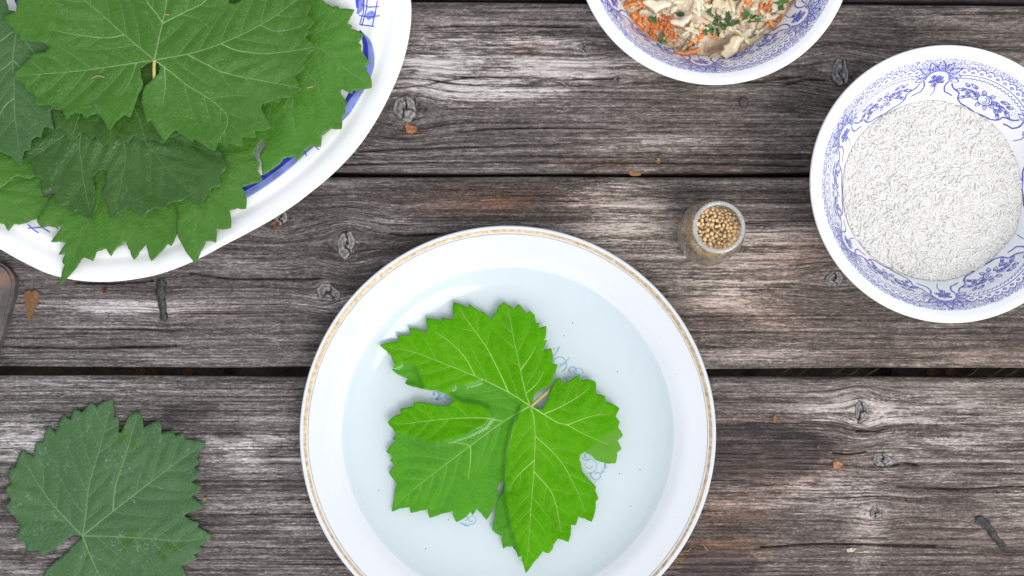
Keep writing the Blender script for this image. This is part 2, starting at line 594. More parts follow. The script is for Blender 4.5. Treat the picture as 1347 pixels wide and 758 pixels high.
table = empty('wooden_table', (0, 0, 0), 'weathered grey plank table top under all the dishes', 'table')
e0 = yline(-260, -256); e1 = yline(-11, -2)
eA1 = yline(-2, 6); eA0 = yline(227, 227)
eB1 = yline(232.5, 231); eB0 = yline(483, 484.5)
eC1 = yline(495, 497); eC0 = yline(775, 777)
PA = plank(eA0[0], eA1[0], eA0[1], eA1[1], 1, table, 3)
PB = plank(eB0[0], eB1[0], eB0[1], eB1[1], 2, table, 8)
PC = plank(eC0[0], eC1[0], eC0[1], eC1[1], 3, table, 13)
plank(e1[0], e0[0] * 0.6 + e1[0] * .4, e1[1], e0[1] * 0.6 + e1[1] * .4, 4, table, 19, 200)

# knots and knot spikes set into the planks
M_KNOT, nt, b = newmat('knot_wood')
tc = nd(nt, 'ShaderNodeTexCoord')
rg = getattr_node(nt, 'ring').outputs['Fac']
n1 = noise(nt, tc.outputs['Object'], 900, 3)
n2 = noise(nt, tc.outputs['Object'], 260, 3)
kv = mathn(nt, 'ADD', rg, mathn(nt, 'ADD', mathn(nt, 'MULTIPLY', mathn(nt, 'SUBTRACT', n1, 0.5), 0.9), mathn(nt, 'MULTIPLY', mathn(nt, 'SUBTRACT', n2, 0.5), 0.6)))
nt.links.new(ramp(nt, kv, [(0.1, (0.02, 0.018, 0.017)), (0.35, (0.07, 0.063, 0.06)), (0.6, (0.15, 0.14, 0.137)), (0.9, (0.34, 0.32, 0.31))]), b.inputs['Base Color'])
b.inputs['Roughness'].default_value = 0.8
bump(nt, b, n1, 0.6, 0.0006)
for i, (px, py, rx, ry, rot) in enumerate(KNOTS):
    c = P(px, py)
    a_, b_ = rx * 0.00046, ry * 0.00046
    nr_, nt_ = 26, 64
    R_, T_ = np.meshgrid(np.linspace(0.004, 1.12, nr_), np.linspace(0, 2 * math.pi, nt_, endpoint=False), indexing='ij')
    wob = 1 + 0.10 * np.sin(2 * T_ + i * 1.7) + 0.07 * np.sin(3 * T_ + i) + 0.05 * np.sin(7 * T_ + 2 * i)
    lx, ly = R_ * a_ * wob * np.cos(T_), R_ * b_ * wob * np.sin(T_)
    nz_ = fbm(lx * 700 + i * 9, ly * 700, 60 + i, 3)
    rim = np.exp(-((R_ - 0.93 + 0.10 * (nz_ - .5)) / 0.075) ** 2) * (0.72 + 0.28 * np.sin(T_ * 2 + i * 2.2))
    ring_ = 0.66 + 0.12 * np.sin(R_ * 17 + 3 * nz_) - 0.8 * rim + 0.18 * (R_ > 1.0)
    zz = 0.0011 + 0.0004 * (1 - R_ ** 2) + 0.0005 * (nz_ - .5) - 0.0016 * rim - 0.0022 * np.clip((R_ - 1.0) / .12, 0, 1)
    # drying splits through the heart
    for q in range(2 + i % 2):
        an = [1.45, -1.6, 0.2][q] + 0.5 * math.sin(i * 3.1 + q)
        cr_ = np.abs(-lx * math.sin(an) + ly * math.cos(an) + 0.0007 * np.sin(R_ * 6 + q)) / 0.00042
        on = (lx * math.cos(an) + ly * math.sin(an) > 0) & (R_ < 0.9)
        ring_ = ring_ - 0.6 * on * np.exp(-cr_ ** 2)
        zz = zz - 0.0016 * on * np.exp(-cr_ ** 2)
    cr, sr = math.cos(math.radians(rot)), math.sin(math.radians(rot))
    X_, Y_ = lx * cr - ly * sr, lx * sr + ly * cr
    ii, jj = np.meshgrid(np.arange(nr_ - 1), np.arange(nt_), indexing='ij')
    F = np.stack([ii * nt_ + jj, (ii + 1) * nt_ + jj, (ii + 1) * nt_ + (jj + 1) % nt_, ii * nt_ + (jj + 1) % nt_], -1).reshape(-1, 4)
    me = mesh_from('knot', np.stack([X_, Y_, zz], -1).reshape(-1, 3), F)
    attr(me, 'ring', ring_.ravel())
    ko = link('knot', me, M_KNOT, PA if py < 230 else (PB if py < 490 else PC))
    ko.location = (c[0], c[1], -0.0008)
for si, (a0, a1, a2, a3, wd) in enumerate(SPIKES):
    sp_ = spline(PX([a0, a1, a2, a3]), 40)
    c = sp_.mean(0)
    m_ = len(sp_); t_ = np.linspace(0, 1, m_)
    wid = wd * 0.00046 * (1.05 - 0.45 * t_) * np.clip(np.minimum(t_, 1 - t_) * 9 + .25, 0, 1) * (1 + .12 * np.sin(t_ * 23 + si))
    tg = np.gradient(sp_, axis=0); tg /= np.linalg.norm(tg, axis=1)[:, None]
    nr__ = np.stack([-tg[:, 1], tg[:, 0]], 1)
    ss = np.linspace(-1, 1, 13)
    X_ = (sp_[:, None, 0] - c[0]) + nr__[:, None, 0] * wid[:, None] * ss[None]
    Y_ = (sp_[:, None, 1] - c[1]) + nr__[:, None, 1] * wid[:, None] * ss[None]
    nz_ = fbm(t_[:, None] * 6 + 0 * ss[None], ss[None] * 5 + 0 * t_[:, None] + si * 5, 90, 3)
    zz = 0.0016 * np.sqrt(np.clip(1 - ss[None] ** 2, 0, 1)) + 0.0004 * (nz_ - .5) - 0.0006
    ii, jj = np.meshgrid(np.arange(m_ - 1), np.arange(12), indexing='ij')
    F = np.stack([ii * 13 + jj, ii * 13 + jj + 1, (ii + 1) * 13 + jj + 1, (ii + 1) * 13 + jj], -1).reshape(-1, 4)[:, ::-1]
    me = mesh_from('knot_spike', np.stack([X_, Y_, zz], -1).reshape(-1, 3), F)
    attr(me, 'ring', (0.08 + 0.35 * (nz_ - .35) + 0.12 * np.exp(-((ss[None] - .2) / .4) ** 2) + 0 * X_).ravel())
    ko = link('knot_spike', me, M_KNOT, PB if si == 0 else PC)
    ko.location = (c[0], c[1], 0.0)


# cross beams below the planks
M_BEAM = simple_mat('dark_beam_wood', (0.07, 0.055, 0.045), 0.85, 0.5, 120)


def rounded_box(name, x0, x1, y0, y1, z0, z1, mat, parent, bev=0.002):
    bm = bmesh.new()
    bmesh.ops.create_cube(bm, size=1)
    for v in bm.verts:
        v.co = ((x0 + x1) / 2 + v.co.x * (x1 - x0), (y0 + y1) / 2 + v.co.y * (y1 - y0), (z0 + z1) / 2 + v.co.z * (z1 - z0))
    bmesh.ops.bevel(bm, geom=bm.edges[:], offset=bev, segments=2, affect='EDGES')
    me = bpy.data.meshes.new(name); bm.to_mesh(me); bm.free()
    return link(name, me, mat, parent)


for a, c in ((172, 286), (1186, 1300)):
    rounded_box('crossbeam', P(a, 490)[0], P(c, 490)[0], -0.19, 0.33, -0.080, -0.0302, M_BEAM, table)

# nail
npx = P(978, 134)
prof = [(0, 0.0012), (0.0018, 0.0012), (0.0026, 0.0010), (0.0030, 0.0004), (0.0030, -0.001), (0.0012, -0.0012), (0.0011, -0.02), (0, -0.022)]
M_NAIL = simple_mat('rusty_nail', (0.075, 0.062, 0.058), 0.6, 0.3, 900, 0.5, Metallic=0.5)
nail = link('nail', lathe('nail', prof, 24), M_NAIL, table)
nail.location = (npx[0], npx[1], 0.0004)

# ground far below
M_SOIL, nt, b = newmat('shade_dark_soil')
tc = nd(nt, 'ShaderNodeTexCoord')
f = noise(nt, tc.outputs['Object'], 40, 6)
nt.links.new(ramp(nt, f, [(0.3, (0.004, 0.0035, 0.003)), (0.7, (0.016, 0.012, 0.009))]), b.inputs['Base Color'])  # shade under the table put into the soil colour, near black
b.inputs['Roughness'].default_value = 0.95
b.inputs['Specular IOR Level'].default_value = 0.0
bump(nt, b, f, 0.8, 0.02)
n = 60
gx, gy = np.meshgrid(np.linspace(-6, 6, n), np.linspace(-6, 6, n), indexing='ij')
gz = -0.72 + 0.03 * (fbm(gx * 3, gy * 3, 2) - .5)
i, j = np.meshgrid(np.arange(n - 1), np.arange(n - 1), indexing='ij')
F = np.stack([i * n + j, (i + 1) * n + j, (i + 1) * n + j + 1, i * n + j + 1], -1).reshape(-1, 4)
gr = link('ground', mesh_from('ground', np.stack([gx, gy, gz], -1).reshape(-1, 3), F), M_SOIL)
gr['kind'] = 'structure'


# ------------------------------------------------------------------ strip helper
def strip_mesh(name, lines, surf, off=0.0001, step=0.0012, cross=2):
    """lines: list of (pts Nx2, width or widths). surf(x,y)->z arrays. flat ribbons lying on a surface"""
    V = []; F = []
    for pts, wd in lines:
        pts = np.asarray(pts, float)
        wd = np.broadcast_to(np.asarray(wd, float), (len(pts),))
        q = resample(np.column_stack([pts, wd]), step)
        p, w = q[:, :2], q[:, 2]
        t = np.gradient(p, axis=0)
        t /= np.linalg.norm(t, axis=1)[:, None] + 1e-12
        nrm = np.stack([-t[:, 1], t[:, 0]], 1)
        base = len(V)
        for k in range(cross):
            s = (k / (cross - 1) - 0.5)
            r = p + nrm * (w * s)[:, None]
            z = surf(r[:, 0], r[:, 1]) + off
            V.extend(np.column_stack([r, z]).tolist())
        m = len(p)
        for k in range(cross - 1):
            for a in range(m - 1):
                F.append((base + k * m + a, base + k * m + a + 1, base + (k + 1) * m + a + 1, base + (k + 1) * m + a))
    me = mesh_from(name, V, np.array(F))
    return me


# ------------------------------------------------------------------ gold rimmed plate
ZR = 0.0212
pc = P(668, 570, ZR)
RP = 273 * 0.46e-3 * (CAMH - ZR) / CAMH
WATER = 0.0150
plate = empty('dinner_plate', (pc[0], pc[1], 0), 'white porcelain plate with worn gold rim holding water and a floating leaf', 'plate')
k = RP / 0.122
inner = smooth_prof([(0.0, 0.0085), (0.050, 0.0085), (0.074, 0.0088), (0.085, 0.0100), (0.0925, 0.0124), (0.0985, 0.0156), (0.1042, 0.0182), (0.112, 0.0197), (0.1192, 0.0210), (0.1213, 0.0213)], 140) * [k, 1]
inner[0, 0] = 0.00001
outer = smooth_prof([(0.1220, 0.0207), (0.1212, 0.0194), (0.112, 0.0166), (0.103, 0.0125), (0.094, 0.0060), (0.078, 0.0026), (0.074, 0.0002), (0.071, 0.0002), (0.069, 0.0022), (0.030, 0.0022), (0.0001, 0.0022)], 80) * [k, 1]
pin = inner.copy()
link('body', lathe('plate_body', np.vstack([inner, outer]), 220), M_PLATE, plate)


def plate_z(x, y):
    return np.interp(np.hypot(x, y), pin[:, 0], pin[:, 1])


th = np.linspace(0, 2 * math.pi, 400)
rw = 0.1189 * k
wv = 0.0018 + 0.0003 * np.sin(th * 3) + 0.0006 * (fbm(np.cos(th) * 20, np.sin(th) * 20, 4) - .5)
ring = [(np.column_stack([rw * np.cos(th), rw * np.sin(th)]), wv)]
link('gold_band', strip_mesh('gold_band', ring, plate_z, 0.00012, 0.0015, 5), M_GOLD, plate)
th = np.linspace(0, 2 * math.pi, 400)
ring = [(np.column_stack([0.1171 * k * np.cos(th), 0.1171 * k * np.sin(th)]), 0.00034 + 0.0003 * (fbm(np.cos(th) * 9, np.sin(th) * 9, 8) - .4))]
M_THIN = simple_mat('dull_gold_line', (0.45, 0.36, 0.27), 0.35, 0.3, 300)
link('gold_line', strip_mesh('gold_line', ring, plate_z, 0.00012, 0.0015, 3), M_THIN, plate)


# faded blue print on the bottom
def to_plate(pts, z=0.0085):
    return PX(pts, z) - pc


def spiral(cx, cy, r0, r1, a0, turns, n=26):
    t = np.linspace(0, 1, n)
    r = r0 + (r1 - r0) * t
    a = math.radians(a0) + turns * 2 * math.pi * t
    return [(cx + r_ * math.cos(a_), cy + r_ * math.sin(a_)) for r_, a_ in zip(r, a)]


lines = []
for cx, cy, r0, r1, a0, tr in [(735, 478, 2, 12, 0, 1.2), (752, 488, 2, 9, 90, 1.1), (742, 500, 1, 8, 200, 1), (760, 490, 2, 7, 10, 1), (722, 470, 2, 8, 120, .9), (768, 500, 1, 8, 60, 1.2),
                               (776, 612, 3, 11, 0, 1.3), (772, 600, 2, 6, 90, 1.2), (785, 625, 2, 8, 200, 1), (580, 522, 1, 6, 0, 1.2), (572, 518, 1, 6, 90, 1), (590, 524, 1, 7, 40, 1), (620, 684, 1, 7, 0, 1.2), (610, 680, 1, 6, 70, 1),
                               (648, 692, 1, 6, 0, 1.2), (655, 700, 1, 7, 0, 1), (560, 600, 2, 12, 0, 1.2), (680, 640, 3, 14, 0, 1.2), (780, 560, 2, 12, 60, 1.2), (690, 480, 2, 12, 30, 1.3), (600, 480, 2, 12, 50, 1.1)]:
    lines.append((to_plate(spiral(cx, cy, r0, r1, a0, tr)), 0.0007))
for a in ([(790, 624), (795, 616), (797, 606)], [(735, 484), (743, 477), (750, 470)], [(728, 468), (733, 462), (736, 456)], [(566, 524), (578, 526), (590, 518)], [(605, 688), (614, 692), (624, 688)], [(570, 520), (574, 512), (580, 520), (574, 526)]):
    lines.append((to_plate(a), 0.0010))
for a in [(794, 621), (797, 615), (799, 609), (790, 627), (801, 603), (783, 634), (576, 526), (586, 529), (612, 690), (745, 498), (764, 507)]:
    q = to_plate([a])[0]
    lines.append((np.array([q + [-.0006, 0], q + [.0006, 0]]), 0.0011))
link('printed_motif', strip_mesh('printed_motif', lines, plate_z, 0.0001, 0.0008), M_MOTIF, plate)['kind'] = 'stuff'

# ------------------------------------------------------------------ leaves
def leaf_material(name, dark, mid, light, rough=0.42, speck=0.0, wetp=0.0, trans=0.22, sheen=0.0, spec=0.40, cellk=1.0, netk=0.2):
    m, nt, b = newmat(name)
    tc = nd(nt, 'ShaderNodeTexCoord')
    v = tc.outputs['Object']
    f1 = noise(nt, v, 22, 5)
    f2 = noise(nt, v, 260, 4)
    vor = nd(nt, 'ShaderNodeTexVoronoi', feature='DISTANCE_TO_EDGE')
    vor.inputs['Scale'].default_value = 340
    vor.inputs['Randomness'].default_value = 0.9
    nt.links.new(v, vor.inputs['Vector'])
    cell = ramp(nt, vor.outputs['Distance'], [(0.0, 0.0), (0.16, 1.0)])
    s = mathn(nt, 'ADD', mathn(nt, 'MULTIPLY', f1, 0.7), mathn(nt, 'MULTIPLY', f2, 0.3))
    c = ramp(nt, s, [(0.3, dark), (0.5, mid), (0.72, light)])
    vd = getattr_node(nt, 'vein').outputs['Fac']
    c = mixc(nt, mathn(nt, 'MULTIPLY', vd, 0.35), c, light)
    c = mixc(nt, mathn(nt, 'MULTIPLY', mathn(nt, 'SUBTRACT', 1.0, cell), netk), c, light)
    pa = getattr_node(nt, 'under').outputs['Fac']
    c = mixc(nt, pa, c, (light[0] * 1.05, light[1] * 0.86, light[2] + 0.035))
    if speck:
        q = noise(nt, v, 75, 4, 0.6, 0.6)
        q2 = noise(nt, v, 520, 3, 0.6)
        sm = mathn(nt, 'MULTIPLY', ramp(nt, q, [(0.52, 0.0), (0.66, 1.0)]), ramp(nt, q2, [(0.53, 0.0), (0.64, 0.55)]))
        c = mixc(nt, mathn(nt, 'MULTIPLY', sm, speck), c, (0.50, 0.56, 0.45))
    rr = mathn(nt, 'ADD', rough - 0.08, mathn(nt, 'MULTIPLY', f2, 0.16))
    if wetp:
        w = noise(nt, v, 55, 2, 0.5, 0.4)
        wm = ramp(nt, w, [(0.655, 0.0), (0.67, 1.0)])
        wm = mathn(nt, 'MULTIPLY', wm, wetp)
        c = mixc(nt, wm, c, (mid[0] * 0.9, mid[1] * 1.0, mid[2] * 0.25))
        rr = mathn(nt, 'SUBTRACT', rr, mathn(nt, 'MULTIPLY', wm, 0.3))
    nt.links.new(c, b.inputs['Base Color'])
    nt.links.new(rr, b.inputs['Roughness'])
    b.inputs['Specular IOR Level'].default_value = spec
    b.inputs['Sheen Weight'].default_value = sheen
    h = mathn(nt, 'ADD', mathn(nt, 'MULTIPLY', cell, 0.7), mathn(nt, 'MULTIPLY', f2, 0.6))
    bump(nt, b, h, 0.35 * cellk, 0.0006)
    tr = nd(nt, 'ShaderNodeBsdfTranslucent')
    nt.links.new(mixc(nt, 1.0, c, (1.0, 1.05, 0.45), 'MULTIPLY'), tr.inputs['Color'])
    mx = nd(nt, 'ShaderNodeMixShader')
    mx.inputs[0].default_value = trans
    nt.links.new(b.outputs[0], mx.inputs[1])
    nt.links.new(tr.outputs[0], mx.inputs[2])
    nt.links.new(mx.outputs[0], nt.nodes['Material Output'].inputs['Surface'])
    return m


ML_BRIGHT = leaf_material('fresh_leaf', (0.062, 0.285, 0.001), (0.102, 0.41, 0.002), (0.17, 0.52, 0.012), 0.5, trans=0.4, netk=0.34, spec=0.07, cellk=0.5)
ML_TOP = leaf_material('dull_top_leaf', (0.036, 0.132, 0.009), (0.053, 0.170, 0.015), (0.088, 0.22, 0.038), 0.42, speck=0.25, spec=0.3)
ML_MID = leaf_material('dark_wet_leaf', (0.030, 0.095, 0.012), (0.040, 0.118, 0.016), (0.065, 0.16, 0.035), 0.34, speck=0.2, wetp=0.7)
ML_GREEN = leaf_material('mid_green_leaf', (0.045, 0.165, 0.012), (0.064, 0.205, 0.016), (0.105, 0.26, 0.04), 0.40, speck=0.15)
ML_BLUE = leaf_material('bluish_leaf', (0.040, 0.112, 0.034), (0.050, 0.135, 0.042), (0.080, 0.178, 0.065), 0.5, speck=0.45, wetp=0.75)
MV_PALE = simple_mat('pale_vein', (0.24, 0.46, 0.07), 0.45, 0.15)
MV_TOP = simple_mat('top_vein', (0.15, 0.26, 0.085), 0.45, 0.15)
MV_DULL = simple_mat('dull_vein', (0.105, 0.21, 0.075), 0.5, 0.15)
MV_DARK = simple_mat('dark_vein', (0.075, 0.175, 0.04), 0.5, 0.15)
M_STEM = simple_mat('leaf_stem', (0.42, 0.40, 0.10), 0.4, 0.15)


def dens_outline(pts, step, bulge, seed):
    out = []
    rs = np.random.default_rng(seed)
    n = len(pts)
    area = 0.5 * np.sum(pts[:, 0] * np.roll(pts[:, 1], -1) - np.roll(pts[:, 0], -1) * pts[:, 1])
    sg = -1 if area > 0 else 1
    for i in range(n):
        a, c = pts[i], pts[(i + 1) % n]
        d = c - a
        L = np.linalg.norm(d)
        m = max(1, int(round(L / step)))
        nn = np.array([-d[1], d[0]]) * sg
        bb = bulge * rs.uniform(0.3, 1.4)
        for q in range(m):
            t = q / m
            jit = rs.normal(0, 0.00008, 2) if q else 0
            out.append(a + d * t + nn * bb * 4 * t * (1 - t) + jit)
    return np.array(out)


def build_leaf(name, label, out_px, zfun, J, veins_px, mat, vmat, seed, group=None, auto=True, grid=0.0016, vw=0.0011, under_px=None, spacing=0.011, stem=None, thick=0.00035, wave=0.0011, pucker=0.0007, cat='leaf', iters=2):
    """zfun(x,y)->z of the leaf's mean surface in world coordinates"""
    def unp(pts):
        pts = np.asarray(pts, float)
        z = np.full(len(pts), 0.01)
        for _ in range(3):
            q = np.array([P(a, c, zz) for (a, c), zz in zip(pts, z)])
            z = zfun(q[:, 0], q[:, 1])
        return np.array([P(a, c, zz) for (a, c), zz in zip(pts, z)])
    poly0 = unp(out_px)
    poly = dens_outline(poly0, 0.0016, 0.045, seed)
    # veins ----------------------------------------------------------
    mains = []
    for v in veins_px:
        mains.append(spline(unp(v), 40))
    secs = []
    if auto:
        rs = np.random.default_rng(seed + 1)
        for mv in mains:
            d = np.r_[0, np.cumsum(np.linalg.norm(np.diff(mv, axis=0), axis=1))]
            L = d[-1]
            s = spacing * rs.uniform(0.7, 1.1)
            side = 1
            while s < L * 0.92:
                for sd in (1, -1):
                    ss = s + (0.25 * spacing if sd > 0 else 0)
                    if ss >= L * 0.95:
                        continue
                    p = np.array([np.interp(ss, d, mv[:, 0]), np.interp(ss, d, mv[:, 1])])
                    p2 = np.array([np.interp(min(L, ss + .004), d, mv[:, 0]), np.interp(min(L, ss + .004), d, mv[:, 1])])
                    a = math.atan2(*(p2 - p)[::-1]) + sd * math.radians(rs.uniform(42, 54))
                    ll = (L - ss) * rs.uniform(0.55, 0.75)
                    ll = min(ll, 0.032)
                    pts = [p]
                    for q in range(1, 9):
                        a -= sd * math.radians(rs.uniform(1.0, 3.2))
                        p = p + np.array([math.cos(a), math.sin(a)]) * ll / 8
                        pts.append(p)
                    pts = np.array(pts)
                    # stop at the margin or near another main vein
                    ok = inpoly(pts[:, 0], pts[:, 1], poly0)
                    for mo in mains:
                        if mo is mv:
                            continue
                        dd = segdist(pts[:, 0], pts[:, 1], mo)
                        ok &= ~((dd < 0.004) & (np.arange(len(pts)) > 1))
                    for so_ in secs:
                        if np.abs(so_.mean(0) - pts[0]).max() < 0.05:
                            ok &= ~((segdist(pts[:, 0], pts[:, 1], so_) < 0.0022) & (np.arange(len(pts)) > 1))
                    nn = 1
                    while nn < len(pts) and ok[nn]:
                        nn += 1
                    if nn >= 4:
                        secs.append(pts[:nn])
                s += spacing * rs.uniform(0.85, 1.2)
    allv = [(m_, 1) for m_ in mains] + [(s_, 0) for s_ in secs]

    def zs(x, y):
        z = zfun(x, y)
        dm = np.full(np.shape(x), 1.0)
        for v_, t_ in allv:
            bb0 = v_.min(0) - 0.012; bb1 = v_.max(0) + 0.012
            msk = (x > bb0[0]) & (x < bb1[0]) & (y > bb0[1]) & (y < bb1[1])
            if msk.any():
                dm[msk] = np.minimum(dm[msk], segdist(x[msk], y[msk], v_))
        z = z + pucker * (1 - np.exp(-(dm / 0.0028) ** 2))
        z = z + wave * 2 * (fbm(x * 28 + seed * 3.1, y * 28, seed, 2) - 0.5)
        return z, dm
    lo = poly.min(0); hi = poly.max(0)
    rs = np.random.default_rng(seed + 2)
    gx, gy = np.meshgrid(np.arange(lo[0], hi[0], grid), np.arange(lo[1], hi[1], grid * 0.9))
    gx = gx + (np.arange(gx.shape[0]) % 2)[:, None] * grid * 0.5
    gx = (gx + rs.uniform(-.12, .12, gx.shape) * grid).ravel()
    gy = (gy + rs.uniform(-.12, .12, gy.shape) * grid).ravel()
    ins = inpoly(gx, gy, poly)
    gx, gy = gx[ins], gy[ins]
    dd = segdist(gx, gy, poly, True)
    kk = dd > grid * 0.45
    gx, gy = gx[kk], gy[kk]
    allp = np.vstack([poly, np.column_stack([gx, gy])])
    nb = len(poly)
    ctr = poly.mean(0) if J is None else unp([J])[0]
    sc = 100.0
    vs = [Vector(((p[0] - ctr[0]) * sc, (p[1] - ctr[1]) * sc)) for p in allp]
    es = [(q, (q + 1) % nb) for q in range(nb)]
    r = geometry.delaunay_2d_cdt(vs, es, [list(range(nb))], 1, 1e-6)
    co = np.array([(v.x / sc, v.y / sc) for v in r[0]])
    fs = [f for f in r[2]]
    X = co[:, 0] + ctr[0]; Y = co[:, 1] + ctr[1]
    Z, dm = zs(X, Y)
    ed = segdist(X, Y, poly, True)
    Z = Z + 0.0006 * np.exp(-ed / 0.002) * (fbm(X * 90, Y * 90, seed + 5, 2) - 0.55) * 2
    z0 = float(Z.min())
    root = empty(name, (ctr[0], ctr[1], z0), label, cat, group)
    F = []
    for f in fs:
        a, c, d_ = (co[q] for q in f[:3])
        ar = (c[0] - a[0]) * (d_[1] - a[1]) - (c[1] - a[1]) * (d_[0] - a[0])
        F.append(tuple(f) if ar > 0 else tuple(reversed(f)))
    me = mesh_from('blade', np.column_stack([co, Z - z0]), np.array(F))
    attr(me, 'vein', np.exp(-(dm / 0.0012) ** 1.2))
    un = np.zeros(len(X))
    if under_px is not None:
        for up in under_px:
            up = unp(up)
            un = np.maximum(un, inpoly(X, Y, up) * np.clip(segdist(X, Y, up, True) / 0.0012, 0.2, 1))
    attr(me, 'under', un)
    bl = link('blade', me, mat, root)
    so = bl.modifiers.new('thickness', 'SOLIDIFY')
    so.thickness = thick
    so.offset = -1
    # vein ribbons: one mesh per main vein with its side veins joined into the next

    def vmesh(nm, vlist):
        V = []; FF = []
        for pts, w0, w1 in vlist:
            q = resample(pts, 0.0012)
            t = np.gradient(q, axis=0); t /= np.linalg.norm(t, axis=1)[:, None] + 1e-12
            nr = np.stack([-t[:, 1], t[:, 0]], 1)
            w = np.linspace(w0, w1, len(q))[:, None] * 0.5
            bse = len(V)
            for s_, h_ in ((-1, -0.00002), (0, 0.00016), (1, -0.00002)):
                rr = q + nr * w * s_
                z, _ = zs(rr[:, 0], rr[:, 1])
                zc, _ = zs(q[:, 0], q[:, 1])
                z = np.maximum(z, zc) + h_ + 0.00003
                V.extend(np.column_stack([rr - ctr, z - z0]).tolist())
            m_ = len(q)
            for k_ in range(2):
                for a_ in range(m_ - 1):
                    FF.append((bse + k_ * m_ + a_, bse + (k_ + 1) * m_ + a_, bse + (k_ + 1) * m_ + a_ + 1, bse + k_ * m_ + a_ + 1))
        F2 = np.array(FF)[:, ::-1]
        return mesh_from(nm, V, F2)
    for mv in mains:
        link('vein', vmesh('vein', [(mv, vw, vw * 0.3)]), vmat, root)
    if secs:
        o = link('side_veins', vmesh('side_veins', [(s_, vw * 0.36, vw * 0.12) for s_ in secs]), vmat, root)
        o['kind'] = 'stuff'
    if stem is not None:
        sp = spline(unp(stem[0]), 16)
        zz = zs(sp[:, 0], sp[:, 1])[0] + np.linspace(0, stem[1], len(sp))
        V = []; FF = []
        ns = 10
        for a_ in range(len(sp)):
            t = sp[min(a_ + 1, len(sp) - 1)] - sp[max(a_ - 1, 0)]
            t /= np.linalg.norm(t)
            for s_ in range(ns):
                an = 2 * math.pi * s_ / ns
                rr = 0.0010
                off = np.array([-t[1], t[0]]) * math.cos(an) * rr
                V.append((sp[a_][0] + off[0] - ctr[0], sp[a_][1] + off[1] - ctr[1], zz[a_] - z0 + math.sin(an) * rr))
        for a_ in range(len(sp) - 1):
            for s_ in range(ns):
                FF.append((a_ * ns + s_, a_ * ns + (s_ + 1) % ns, (a_ + 1) * ns + (s_ + 1) % ns, (a_ + 1) * ns + s_))
        FF.append(tuple(range(ns))); FF.append(tuple(reversed(range((len(sp) - 1) * ns, len(sp) * ns))))
        link('stem', mesh_from('stem', V, FF), M_STEM, root)
    return root, zs


# --- leaf floating in the plate
SUBM = [[(480, 572), (524, 567), (550, 574), (566, 581), (590, 577), (615, 569), (635, 559), (644, 548), (641, 539), (628, 533), (606, 530), (597, 526), (588, 516), (598, 503), (612, 505), (636, 498), (662, 512), (688, 531), (684, 545), (675, 562), (668, 590), (665, 630), (668, 660), (673, 690), (681, 715), (686, 740), (640, 765), (480, 730)],
        [(512, 484), (530, 475), (547, 478), (553, 490), (563, 516), (525, 506)]]
SUBW = [PX(s, WATER) for s in SUBM]


def subm_sd(x, y):
    sd = np.full(np.shape(x), -1.0)
    for s in SUBW:
        d = segdist(x, y, s, True)
        sd = np.maximum(sd, np.where(inpoly(x, y, s), d, -d))
    return sd          # >0 under water


def plate_leaf_z(x, y):
    sd = subm_sd(x, y)
    r = np.hypot(x - pc[0], y - pc[1])
    t = np.clip(sd / 0.0032, 0, 1)
    t = t * t * (3 - 2 * t)
    return WATER + np.where(sd < 0, 0.0003 + 0.0013 * np.exp(np.minimum(sd, 0) / 0.006), 0.0016 - 0.0040 * t)


